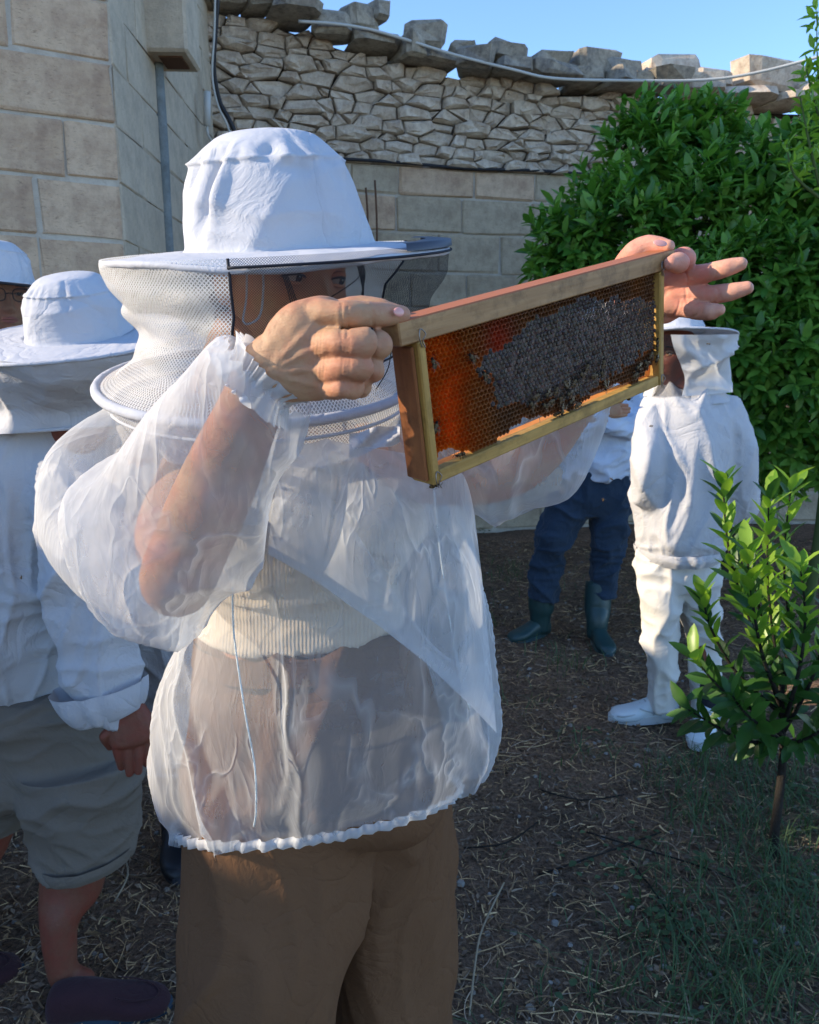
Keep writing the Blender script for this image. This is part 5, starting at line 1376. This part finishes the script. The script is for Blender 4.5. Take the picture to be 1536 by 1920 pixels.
def man_left():
    root = empty('person', 'man seen from behind in white beekeeping jacket and hat, khaki shorts, brown shoes', 'person')
    y = 1.75; T = P(150, 628, y)
    foot_r = PG(118, 1868); foot_r.z = 0; yl = foot_r.y + .02
    head = ellipsoid(P(160, 648, y), (Vector((.077, 0, 0)), Vector((0, .095, 0)), Vector((0, 0, .115))), 24, 16)
    neck = limb([L(155, 700, y, 48, 50), L(150, 800, y, 52, 55)], 16)
    tor = loft([band(40, 830, 190, 830, 1.8, .08), band(-70, 880, 150, 880, 1.8, .09), band(-100, 1100, 120, 1100, 1.8, .09), band(-90, 1290, 130, 1290, 1.8, .09), band(-60, 1380, 180, 1380, 1.8, .09)], 20, 4)[:2]
    arm = limb([L(120, 910, 1.74, 36, 36), L(150, 1060, 1.68, 42, 40), L(175, 1200, 1.66, 40, 38), L(215, 1290, 1.63, 34, 30), L(236, 1335, 1.62, 30, 24)], 18)
    leg = limb([L(165, 1420, 1.76, 66, 66), L(150, 1560, 1.73, 60, 60), L(133, 1665, 1.70, 56, 56), (foot_r + Vector((.005, .01, .20)), .046, .048), (foot_r + Vector((.005, .0, .12)), .038, .040), (foot_r + Vector((.01, .0, .06)), .036, .042), (foot_r + Vector((.05, .0, .035)), .035, .03)], 20)
    f2 = PG(-95, 1850); leg2 = limb([L(-20, 1450, 1.95, 80, 80), L(-60, 1600, 1.93, 60, 60), (f2 + Vector((0, 0, .25)), .05, .05), (f2 + Vector((0, 0, .05)), .035, .04)], 16)
    bv, bf = union([head, neck, tor, arm, leg, leg2], .007, 3)
    # hand hanging open beside the thigh
    hv, hf = simple_hand(P(238, 1325, 1.615), P(250, 1385, 1.60), [P(276, 1432, 1.61), P(260, 1446, 1.595), P(243, 1450, 1.59), P(228, 1438, 1.595)], (-1, P(206, 1400, 1.60)), .049)
    M().add(bv, bf).add(hv, hf).build('body', MT['skin_dark'], root)
    # shorts
    hip = loft([band(-120, 1270, 225, 1290, 1.80, .135), band(-115, 1330, 262, 1340, 1.80, .15), band(-105, 1420, 272, 1420, 1.80, .15), band(-90, 1480, 272, 1470, 1.80, .13)], 32, 4)[:2]
    l1 = loft([band(20, 1420, 272, 1410, 1.75, .14), band(40, 1490, 268, 1480, 1.74, .135), band(62, 1560, 258, 1550, 1.73, .125), band(75, 1612, 252, 1596, 1.72, .118)], 32, 4)[:2]
    l2 = loft([band(-140, 1420, 100, 1420, 1.93, .13), band(-130, 1490, 82, 1490, 1.93, .125), band(-120, 1548, 66, 1542, 1.93, .12)], 28, 4)[:2]
    sv, sf = union([hip, l1, l2], .0065, 2, deform=folds(.016, (5, 5, 9), 21, 5, .06))
    sh = M().add(sv, sf).build('shorts', MT['khaki'], root)
    M().add(*hem_roll([band(74, 1592, 253, 1577, 1.72, .121), band(75, 1604, 253, 1589, 1.72, .123), band(77, 1614, 251, 1598, 1.72, .119)], .0012, 9)).build('hem', MT['khaki'], sh)
    # jacket body and sleeve
    t_ = loft([band(50, 790, 200, 785, 1.80, .09), band(-60, 830, 215, 822, 1.80, .12), band(-130, 890, 190, 880, 1.80, .15), band(-150, 1000, 165, 1000, 1.80, .16), band(-155, 1120, 160, 1120, 1.80, .165), band(-150, 1220, 155, 1230, 1.80, .165), band(-130, 1270, 140, 1290, 1.80, .15), band(-120, 1290, 120, 1300, 1.80, .13)], 40, 4)[:2]
    s_ = limb([L(100, 872, 1.76, 76, 74), L(140, 965, 1.69, 84, 72), L(165, 1080, 1.665, 84, 70), L(178, 1180, 1.65, 84, 68), L(190, 1260, 1.635, 80, 62), L(205, 1305, 1.625, 66, 52), L(215, 1325, 1.62, 52, 44)], 28)
    jv, jf = union([t_, s_], .0065, 3, deform=lambda p, n: folds(.030, (6, 6, 2.0), 31, 6, .05)(p, n) + .010 * (ridge(p, 4, 4, 14, 3, 5) - .4) * max(0, min(1, (1.2 - p.z) / .2)))
    jk = M().add(jv, jf).build('jacket', MT['cotton'], root)
    M().add(*hem_roll([(P(186, 1282, 1.63), Vector((.104, 0, .018)), Vector((0, .084, 0))), (P(196, 1312, 1.625), Vector((.094, 0, .022)), Vector((0, .078, 0))), (P(206, 1338, 1.62), Vector((.074, 0, .022)), Vector((0, .062, 0))), (P(212, 1334, 1.62), Vector((.055, 0, .02)), Vector((0, .05, 0)))], .0035, 7)).build('rolled_cuff', MT['cotton'], jk)
    # shoes
    for (hl, tl, k) in ((PG(92, 1912), PG(322, 1888), 0), (PG(-190, 1885), PG(44, 1822), 1)):
        hl.z = tl.z = 0; sh = M().add(*foot(hl, tl, .105, .085)).build('shoe', MT['shoe_suede'], root)
        M().add(*sole(hl, tl, .108, .020)).build('sole', MT['shoe_rim'], sh)
        dd = (tl - hl).normalized(); sd = Vector((-dd.y, dd.x, 0)); q = []
        for i in range(13):
            a = radians(-110 + 220 * i / 12); q.append(hl + dd * ((tl - hl).length * (.66 + .24 * cos(a))) + sd * (.034 * sin(a)) + Vector((0, 0, .062 - .018 * cos(a))))
        M().add(*tube(q, .0016, 6, 3)[:2]).build('seam', MT['shoe_suede'], sh)
    # hat and solid white cloth below it
    h0, e, fr, cr = hat(root, P(150, 626, y), Vector((-.03, -sin(radians(14)), cos(radians(14)))), .112, .128, .222, seed=11, pleats=True, droop=.006)
    def vf(p, t, th, nn): return folds(.020, (7, 7, 5), 41, 4, .08)(p, nn) * sin(pi * min(1, t * .9 + .08)) + .010 * sin(th * 5 + 4 * t) * t
    V, F, _ = loft([(P(150, 632, y), Vector((.216, 0, 0)), Vector((0, .214, .052))), (P(140, 690, y), Vector((.185, 0, 0)), Vector((0, .18, .03))), (P(125, 735, 1.77), Vector((.165, 0, .0)), Vector((0, .155, .01))), (P(110, 775, 1.79), Vector((.17, 0, 0.01)), Vector((0, .14, -.01))), (P(95, 800, 1.79), Vector((.185, 0, 0.01)), Vector((0, .135, 0)))], 110, 9, False, vf)
    M().add(V, F).build('veil_cloth', MT['cotton'], h0)
    g = [P(95, 800, 1.79) + Vector((.186 * cos(a), .136 * sin(a), .002 + .01 * cos(a))) for a in [2 * pi * k / 48 for k in range(49)]]
    M().add(*tube(g, .004, 6, 1, False)[:2]).build('neck_seam', MT['cotton'], h0)
    set_base(root, (foot_r.x, foot_r.y, 0))
man_left()

def person_glasses():
    root = empty('person', 'person with glasses under blue shaded white hat at far left, half out of the picture', 'person')
    y = 2.45; c = P(2, 558, y); face = Vector((.62, -.78, -.05)); hp, fr = head_parts(c, face)
    hv, hf = union(hp, .003, 2, .4)
    bz = lambda u, v, r, d=None: L(u, v, y + .03, r, d)
    neck = limb([bz(-8, 600, 34), bz(-12, 680, 38)], 16)
    tor = loft([band(-80, 690, 60, 690, y + .04, .08), band(-120, 740, 90, 740, y + .04, .10), band(-100, 900, 70, 900, y + .04, .11), band(-95, 1080, 65, 1080, y + .04, .11)], 20, 4)[:2]
    g1, g2 = P(-60, 1500, y + .04), P(25, 1500, y + .04)
    legs = [limb([(Vector((q.x, q.y, .92)), .08, .09), (Vector((q.x, q.y, .5)), .06, .065), (Vector((q.x, q.y, .08)), .045, .05)], 16) for q in (g1, g2)]
    arms = [limb([L(-112, 750, y, 34), L(-128, 900, y, 30), L(-118, 1040, y - .05, 24), L(-112, 1090, y - .05, 22)], 14), limb([L(80, 750, y, 34), L(92, 900, y, 30), L(70, 1010, y - .1, 24), L(20, 1020, y - .2, 22)], 14)]
    bv, bf = union([neck, tor] + legs + arms, .009, 3); M().add(bv, bf).add(hv, hf).build('body', MT['skin'], root)
    face_details(root, c, fr, lips=True)
    f, r, u = fr; gl = M()
    gm = empty('glasses'); gm.parent = root
    for sg in (-1, 1):
        q = []
        for k in range(25):
            a = 2 * pi * k / 24; x = sg * (.034 + .024 * math.copysign(abs(cos(a)) ** .6, cos(a)) * sg); z = .008 + .018 * math.copysign(abs(sin(a)) ** .6, sin(a)); q.append(c + r * x + f * (.106 - 3.2 * x * x) + u * z)
        M().add(*tube(q, .0016, 6, 1, False)[:2]).build('rim', MT['binding_black'], gm)
        M().add(*tube([c + r * sg * .060 + f * .092 + u * .014, c + r * sg * .078 + f * .05 + u * .014, c + r * sg * .082 - f * .01 + u * .008], .0018, 6, 3)[:2]).build('temple', MT['binding_black'], gm)
    M().add(*tube([c + r * -.011 + f * .105 + u * .010, c + f * .110 + u * .013, c + r * .011 + f * .105 + u * .010], .0016, 6, 3)[:2]).build('bridge', MT['binding_black'], gm)
    j = loft([band(-90, 680, 70, 680, y + .04, .11), band(-135, 740, 105, 740, y + .04, .14), band(-135, 900, 100, 900, y + .04, .155), band(-130, 1080, 95, 1080, y + .04, .15), band(-110, 1120, 80, 1120, y + .04, .13)], 28, 4)[:2]
    sl = [limb([L(-112, 750, y, 50), L(-130, 900, y, 48), L(-120, 1040, y - .05, 40), L(-115, 1075, y - .05, 30)], 16), limb([L(80, 750, y, 50), L(95, 900, y, 48), L(75, 1000, y - .1, 42), L(40, 1015, y - .17, 30)], 16)]
    jv, jf = union([j] + sl, .009, 3, deform=folds(.03, (6, 6, 4), 51, 5, .08)); M().add(jv, jf).build('jacket', MT['cotton'], root)
    tr = [limb([(Vector((q.x, q.y, .98)), .10, .10), (Vector((q.x, q.y, .55)), .085, .085), (Vector((q.x, q.y, .06)), .07, .08)], 18) for q in (g1, g2)]
    tv, tf = union(tr, .009, 2, deform=folds(.02, (6, 6, 5), 61, 5, .06)); M().add(tv, tf).build('trousers', MT['dark_cloth'], root)
    for q in (g1, g2):
        h_ = Vector((q.x - .03, q.y + .05, 0)); t_ = Vector((q.x + .13, q.y - .16, 0)); s = M().add(*foot(h_, t_, .1, .08)).build('shoe', MT['rubber_black'], root); M().add(*sole(h_, t_, .1, .018)).build('sole', MT['shoe_rim'], s)
    h0, e, hf_, cr = hat(root, P(-14, 530, y), Vector((.07, -.02, 1)), .112, .125, .205, seed=23, droop=.004)
    def vn(t0, t1, mtl, name):
        V = []; UV = []; F = []; n = 40
        for i in range(13):
            for k in range(n + 1):
                th = t0 + (t1 - t0) * k / n; t = i / 12; rr = .203 - .035 * sin(pi * t * .7) + .004 * sin(th * 7); V.append(P(-14, 532, y) + Vector((cos(th) * rr + .01 * t, sin(th) * rr, -.21 * t - .014 * cos(th)))); UV.append((th * .2, t * .2))
        for i in range(12):
            for k in range(n): F.append((i * (n + 1) + k, i * (n + 1) + k + 1, (i + 1) * (n + 1) + k + 1, (i + 1) * (n + 1) + k))
        M().add(V, F, UV).build(name, mtl, h0)
    vn(radians(-118), radians(20), MT['net_black'], 'veil_window'); vn(radians(20), radians(242), MT['net_white'], 'veil')
    M().add(*tube([P(-14, 532, y) + Vector((cos(a) * .207, sin(a) * .207, -.004 - .014 * cos(a))) for a in [radians(-118) + radians(140) * k / 30 for k in range(31)]], .004, 6, 1)[:2]).build('veil_binding', MT['binding_black'], h0)
    for a in (radians(-118), radians(20)): M().add(*tube([P(-14, 532, y) + Vector((cos(a) * (.203 - .035 * sin(pi * t * .7)) + .01 * t, sin(a) * (.203 - .035 * sin(pi * t * .7)), -.21 * t)) for t in (0, .25, .5, .75, 1)], .002, 6, 2)[:2]).build('veil_seam', MT['binding_black'], h0)
    set_base(root, ((g1.x + g2.x) / 2, y, 0))
person_glasses()

def person_behind():
    root = empty('person', 'person in white overalls and black rubber boots standing behind the woman', 'person')
    y = 2.25; X = lambda u, z, r, d=None: (Vector((P(u, 900, y).x, y, z)), r, d or r)
    cx = P(345, 900, y).x
    head = ellipsoid((cx, y, 1.42), (Vector((.074, 0, 0)), Vector((0, .092, 0)), Vector((0, 0, .11))), 20, 14)
    neck = limb([X(345, 1.36, .055), X(345, 1.24, .06)], 14)
    tor = limb([X(345, 1.25, .15, .10), X(345, 1.1, .17, .11), X(345, .85, .15, .11), X(345, .7, .17, .12)], 20)
    legs = [limb([X(u, .75, .085), X(u, .4, .06), X(u, .08, .045)], 14) for u in (300, 390)]
    arms = [limb([X(u0, 1.18, .05), X(u1, .95, .045), X(u2, .72, .035)], 14) for u0, u1, u2 in ((245, 235, 250), (445, 460, 450))]
    bv, bf = union([head, neck, tor] + legs + arms, .009, 3); M().add(bv, bf).build('body', MT['skin'], root)
    ov = [limb([X(345, 1.27, .14, .10), X(345, 1.15, .20, .14), X(345, .95, .19, .15), X(345, .7, .20, .15), X(345, .62, .18, .14)], 24)] + \
         [limb([X(u, .72, .115, .13), X(u, .5, .10, .11), X(u, .30, .088, .09)], 20) for u in (296, 392)] + \
         [limb([X(u0, 1.18, .07), X(u1, .95, .065), X(u2, .76, .05)], 16) for u0, u1, u2 in ((250, 238, 252), (445, 462, 450))]
    ov_, of_ = union(ov, .008, 3, deform=folds(.03, (6, 6, 4), 71, 5, .07)); o = M().add(ov_, of_).build('overalls', MT['cotton'], root)
    for u in (296, 392):
        q = Vector((P(u, 900, y).x, y, 0)); M().add(*tube([q + Vector((.09 * cos(a), .09 * sin(a), .285)) for a in [2 * pi * k / 24 for k in range(25)]], .006, 6, 1, False)[:2]).build('hem', MT['cotton'], o)
        b = M().add(*tube([q + Vector((0, 0, .30)), q + Vector((0, 0, .2)), q + Vector((0, 0, .1)), q + Vector((0, -.01, .03))], [.080, .072, .060, .055], 20, 4)[:2]).add(*foot(q + Vector((-.03, .07, 0)), q + Vector((.05, -.20, 0)), .105, .10)).build('boot', MT['rubber_black'], root)
        M().add(*sole(q + Vector((-.03, .07, 0)), q + Vector((.05, -.20, 0)), .108, .02)).build('sole', MT['rubber_black'], b)
    h0, e, fr, cr = hat(root, Vector((cx, y, 1.46)), Vector((0, -.02, 1)), .11, .13, .20, seed=29)
    V, F, UV = loft([((cx, y, 1.46), Vector((.20, 0, 0)), Vector((0, .20, 0))), ((cx, y, 1.36), Vector((.17, 0, 0)), Vector((0, .17, 0))), ((cx, y, 1.25), Vector((.19, 0, 0)), Vector((0, .15, 0)))], 60, 5, False); M().add(V, F, UV).build('veil', MT['net_white'], h0)
    set_base(root, (cx, y, 0))
person_behind()

MT['lace'] = mat('grey white lace', (.42, .45, .46), .8, .1)
def man_white():
    root = empty('person', 'man all in white with hooded veil hat, cream trousers and white sneakers behind the frame', 'person')
    y = 3.10; Lx = lambda u, v, r, d=None, dy=0.0: L(u, v, y + dy, r, d)
    hc = P(1268, 668, y); face = Vector((-.86, -.5, 0)); hp, fr = head_parts(hc, face, s=1.0); hv, hf = union(hp, .003, 2, .4)
    neck = limb([Lx(1275, 690, 26), Lx(1285, 745, 30)], 14)
    tor = loft([band(1225, 745, 1350, 745, y, .09), band(1215, 800, 1372, 800, y, .11), band(1215, 920, 1350, 920, y, .11), band(1215, 1040, 1345, 1040, y, .11)], 20, 4)[:2]
    arm = limb([Lx(1368, 780, 24), Lx(1392, 880, 22, None, .02), Lx(1380, 950, 18, None, .08), Lx(1335, 985, 15, None, .15)], 14)
    armb = limb([Lx(1225, 780, 24, None, -.02), Lx(1212, 880, 22, None, -.1), Lx(1235, 960, 18, None, -.02)], 14)
    g1 = PG(1250, 1352); g2 = PG(1325, 1372)
    legs = [limb([Lx(1240, 1060, 30), Lx(1240, 1200, 22), (P(1246, 1285, y), .034, .036)], 14), limb([Lx(1310, 1060, 30), Lx(1318, 1200, 22), (P(1316, 1290, y - .03), .034, .036)], 14)]
    bv, bf = union([neck, tor, arm, armb] + legs, .010, 3); M().add(bv, bf).add(hv, hf).build('body', MT['skin_dark'], root)
    face_details(root, hc, fr)
    j = loft([band(1240, 722, 1340, 718, y, .085), band(1212, 745, 1368, 742, y, .12), band(1196, 790, 1384, 785, y, .15), band(1190, 860, 1378, 860, y, .165), band(1187, 940, 1368, 940, y, .17), band(1190, 1000, 1356, 1000, y, .17), band(1193, 1030, 1350, 1030, y, .165), band(1202, 1048, 1342, 1048, y, .14)], 36, 4)[:2]
    sl = limb([Lx(1362, 775, 40, 42), Lx(1384, 830, 38, 40), Lx(1393, 900, 36, 38, .02), Lx(1378, 960, 32, 34, .07), Lx(1345, 985, 22, 24, .13)], 20)
    sb = limb([Lx(1222, 785, 34, 36, -.03), Lx(1212, 870, 32, 36, -.10), Lx(1222, 930, 28, 30, -.08), Lx(1245, 965, 20, 22, -.04)], 18)
    def jd(p, n): return folds(.032, (5, 5, 1.3), 81, 6, .05)(p, n) + .022 * (ridge(p, 3, 3, 13, 7, 5) - .4) * max(0, min(1, (.86 - p.z) / .15))
    jv, jf = union([j, sl, sb], .009, 3, deform=jd); jk = M().add(jv, jf).build('jacket', MT['cotton'], root)
    M().add(*hem_roll([band(1193, 1026, 1350, 1024, y, .165), band(1196, 1038, 1348, 1036, y, .167), band(1204, 1050, 1341, 1048, y, .150)], .006, 8)).build('hem', MT['cotton'], jk)
    M().add(*hem_roll([band(1212, 742, 1352, 730, y, .10), band(1206, 752, 1360, 740, y, .115), band(1202, 762, 1368, 750, y, .125)], .004, 13)).build('collar', MT['cotton'], jk)
    tr = [loft([band(1192, 1030, 1350, 1030, y, .13), band(1192, 1080, 1350, 1080, y, .13), band(1200, 1105, 1345, 1105, y, .11)], 28, 4)[:2],
          loft([band(1194, 1090, 1278, 1090, y - .02, .105), band(1202, 1180, 1272, 1180, y - .03, .09), band(1210, 1260, 1268, 1260, y - .02, .075), band(1214, 1326, 1270, 1326, y, .075)], 24, 4)[:2],
          loft([band(1264, 1090, 1350, 1090, y + .02, .105), band(1282, 1180, 1350, 1180, y + .03, .09), band(1290, 1260, 1346, 1260, y + .0, .075), band(1294, 1342, 1346, 1342, y - .04, .075)], 24, 4)[:2]]
    tv, tf = union(tr, .008, 3, deform=folds(.022, (6, 6, 5), 91, 5, .07)); M().add(tv, tf).build('trousers', MT['cotton_trouser'], root)
    for g, t_ in ((g1 + Vector((.05, .02, 0)), PG(1142, 1352)), (g2 + Vector((.04, .06, 0)), PG(1292, 1378) + Vector((-.02, -.13, 0)))):
        t_.z = 0; g.z = 0
        if (t_ - g).length > .3: t_ = g + (t_ - g).normalized() * .3
        s = M().add(*foot(g, t_, .108, .105)).build('sneaker', MT['shoe_white'], root)
        M().add(*sole(g, t_, .112, .034)).build('sole', MT['shoe_sole'], s)
        d = (t_ - g).normalized(); sd = Vector((-d.y, d.x, 0))
        for k in range(4):
            c_ = g + d * ((t_ - g).length * (.42 + .07 * k)) + Vector((0, 0, .098 - .012 * k)); M().add(*tube([c_ - sd * .028 - Vector((0, 0, .012)), c_ + Vector((0, 0, .004)), c_ + sd * .028 - Vector((0, 0, .012))], .0035, 6, 3)[:2]).build('lace', MT['lace'], s)
        for sg in (-1, 1):
            for (t0_, t1_, z0_, z1_) in ((.30, .62, .040, .075), (.42, .30, .045, .095), (.66, .93, .050, .040), (.10, .18, .040, .085)):
                LN = (t_ - g).length; pp = [g + d * LN * (t0_ + (t1_ - t0_) * k / 3) + sd * sg * (.0475 + .004 * sin(k)) * (1 if t0_ + (t1_ - t0_) * k / 3 < .85 else .8) + Vector((0, 0, z0_ + (z1_ - z0_) * k / 3)) for k in range(4)]
                M().add(*tube(pp, .0030, 6, 3)[:2]).build('panel_seam', MT['lace'], s)
        M().add(*tube([g + d * .062 + Vector((.046 * cos(a), .046 * sin(a), .108 - .012 * cos(a))) for a in [2 * pi * k / 20 for k in range(21)]], .008, 8, 1, False)[:2]).build('collar', MT['shoe_white'], s)
        q = g + d * .062; M().add(*tube([q + Vector((0, 0, .06)), q + Vector((0, 0, .13)), q + Vector((0, 0, .22))], [.046, .043, .042], 16, 2)[:2]).build('sock', MT['binding_black'], root)
    # hat with hooded sheer veil
    h0, e, fr2, cr = hat(root, P(1266, 622, y), Vector((.03, .09, 1)), .108, .10, .225, seed=37, droop=.012)
    def vf(p, t, th, nn): return folds(.05, (6, 6, 6), 101, 4, .1)(p, nn) * sin(pi * min(1, t * .8 + .05))
    V = []; UV = []; F = []
    rg = [(P(1266, 625, y), Vector((.224, 0, 0)), Vector((0, .224, .01))), (P(1272, 655, y), Vector((.205, 0, 0)), Vector((0, .20, 0))), (P(1285, 690, y), Vector((.172, 0, 0)), Vector((0, .165, 0))), (P(1290, 712, y), Vector((.150, 0, 0)), Vector((0, .14, 0))), (P(1288, 738, y), Vector((.16, 0, .01)), Vector((0, .13, 0)))]
    V, F, UV = loft(rg, 90, 7, False, vf, closed=False, th0=radians(-112), th1=radians(200)); M().add(V, F, UV).build('veil', MT['net_sheer'], h0)
    V, F, UV = loft(rg, 30, 7, False, None, closed=False, th0=radians(200), th1=radians(248)); M().add(V, F, UV).build('veil_window', MT['net_black'], h0)
    set_base(root, ((g1.x + g2.x) / 2, (g1.y + g2.y) / 2, 0))
man_white()

def person_boots():
    root = empty('person', 'person in blue jeans and dark green rubber boots with white top, standing by the wall', 'person')
    y = 4.12; Lx = lambda u, v, r, d=None, dy=0.0: L(u, v, y + dy, r, d)
    g1 = PG(1012, 1192); g2 = PG(1118, 1203)
    hc = P(1120, 628, y); hp, fr = head_parts(hc, Vector((.2, -1, -.1))); hv, hf = union(hp, .004, 2, .4)
    neck = limb([Lx(1120, 660, 20), Lx(1120, 700, 24)], 14)
    tor = loft([band(1065, 715, 1170, 715, y, .08), band(1050, 745, 1185, 745, y, .10), band(1070, 830, 1170, 830, y, .09), band(1075, 915, 1165, 915, y, .08)], 20, 4)[:2]
    legs = [limb([Lx(1075, 930, 26), Lx(1038, 1030, 18), (P(1022, 1090, y), .04, .04)], 14), limb([Lx(1144, 930, 26), Lx(1138, 1030, 18), (P(1130, 1085, y), .04, .04)], 14)]
    arms = [limb([Lx(1052, 740, 20), Lx(1040, 800, 18, None, -.05), Lx(1080, 800, 16, None, -.18), Lx(1140, 778, 13, None, -.2)], 14), limb([Lx(1185, 740, 20), Lx(1195, 800, 18, None, -.05), Lx(1150, 790, 16, None, -.18), Lx(1115, 785, 13, None, -.2)], 14)]
    bv, bf = union([neck, tor] + legs + arms, .011, 3)
    xv, xf = simple_hand(P(1142, 775, y - .22), P(1160, 768, y - .23), [P(1176, 760, y - .23), P(1180, 766, y - .23), P(1179, 772, y - .23), P(1174, 778, y - .23)], (1, P(1166, 752, y - .24)), .036)
    M().add(bv, bf).add(hv, hf).add(xv, xf).build('body', MT['skin'], root); face_details(root, hc, fr)
    st = [loft([band(1062, 705, 1172, 705, y, .10), band(1042, 735, 1190, 735, y, .12), band(1050, 820, 1190, 820, y, .14), band(1052, 885, 1192, 880, y, .145), band(1060, 900, 1186, 896, y, .13)], 28, 4)[:2],
          limb([Lx(1052, 740, 28), Lx(1042, 800, 28, None, -.05), Lx(1085, 800, 26, None, -.18), Lx(1135, 780, 20, None, -.2)], 18), limb([Lx(1185, 740, 28), Lx(1192, 800, 28, None, -.05), Lx(1150, 792, 26, None, -.18), Lx(1122, 786, 20, None, -.2)], 18)]
    sv, sf = union(st, .009, 3, deform=folds(.035, (5, 5, 7), 111, 5, .08)); M().add(sv, sf).build('jacket', MT['cotton_shade'], root)
    jn = [loft([band(1056, 880, 1186, 880, y, .13), band(1050, 930, 1188, 930, y, .14), band(1048, 965, 1186, 965, y, .12)], 28, 4)[:2],
          loft([band(1030, 925, 1122, 925, y, .12), band(1006, 1000, 1080, 1000, y - .02, .11), band(992, 1060, 1056, 1060, y, .095), band(986, 1122, 1046, 1126, y, .088)], 24, 4)[:2],
          loft([band(1100, 925, 1187, 925, y, .12), band(1104, 1000, 1178, 1000, y - .02, .11), band(1104, 1060, 1166, 1060, y, .095), band(1102, 1112, 1156, 1118, y, .088)], 24, 4)[:2]]
    jv, jf = union(jn, .0085, 2, deform=lambda p, n: folds(.022, (6, 6, 7), 121, 5, .07)(p, n) + .015 * (ridge(p, 3, 3, 22, 9, 4) - .4) * exp(-((p.z - .45) / .12) ** 2)); M().add(jv, jf).build('jeans', MT['denim'], root)
    for g, t_, uu in ((g1, PG(948, 1208), 1017), (g2, g2 + Vector((.02, -.22, 0)), 1122)):
        g.z = 0; t_.z = 0; d = (t_ - g).normalized()
        top = P(uu, 1100, y); top.z = .31
        b = M().add(*tube([top, top.lerp(g, .45) + Vector((0, 0, .0)), g + Vector((0, 0, .12)), g + Vector((0, 0, .03))], [.070, .070, .058, .052], 20, 4)[:2]).add(*foot(g - d * .06, g + d * .22, .105, .10)).build('boot', MT['rubber_green'], root)
        M().add(*sole(g - d * .06, g + d * .22, .11, .02)).build('sole', MT['rubber_green'], b)
    h0, e, fr2, cr = hat(root, P(1120, 600, y), Vector((.0, .0, 1)), .108, .11, .20, seed=43)
    V, F, UV = loft([(P(1120, 602, y), Vector((.20, 0, 0)), Vector((0, .20, 0))), (P(1120, 650, y), Vector((.16, 0, 0)), Vector((0, .16, 0))), (P(1120, 705, y), Vector((.18, 0, 0)), Vector((0, .14, 0)))], 60, 5, False); M().add(V, F, UV).build('veil', MT['net_white'], h0)
    set_base(root, ((g1.x + g2.x) / 2, (g1.y + g2.y) / 2, 0))
MT['cotton_shade'] = cloth_mat('white cotton with painted blue shade', (.60, .68, .80), .85, 900, .4, .05, .05)  # white cloth; the blue of open shade is mixed into its colour
person_boots()
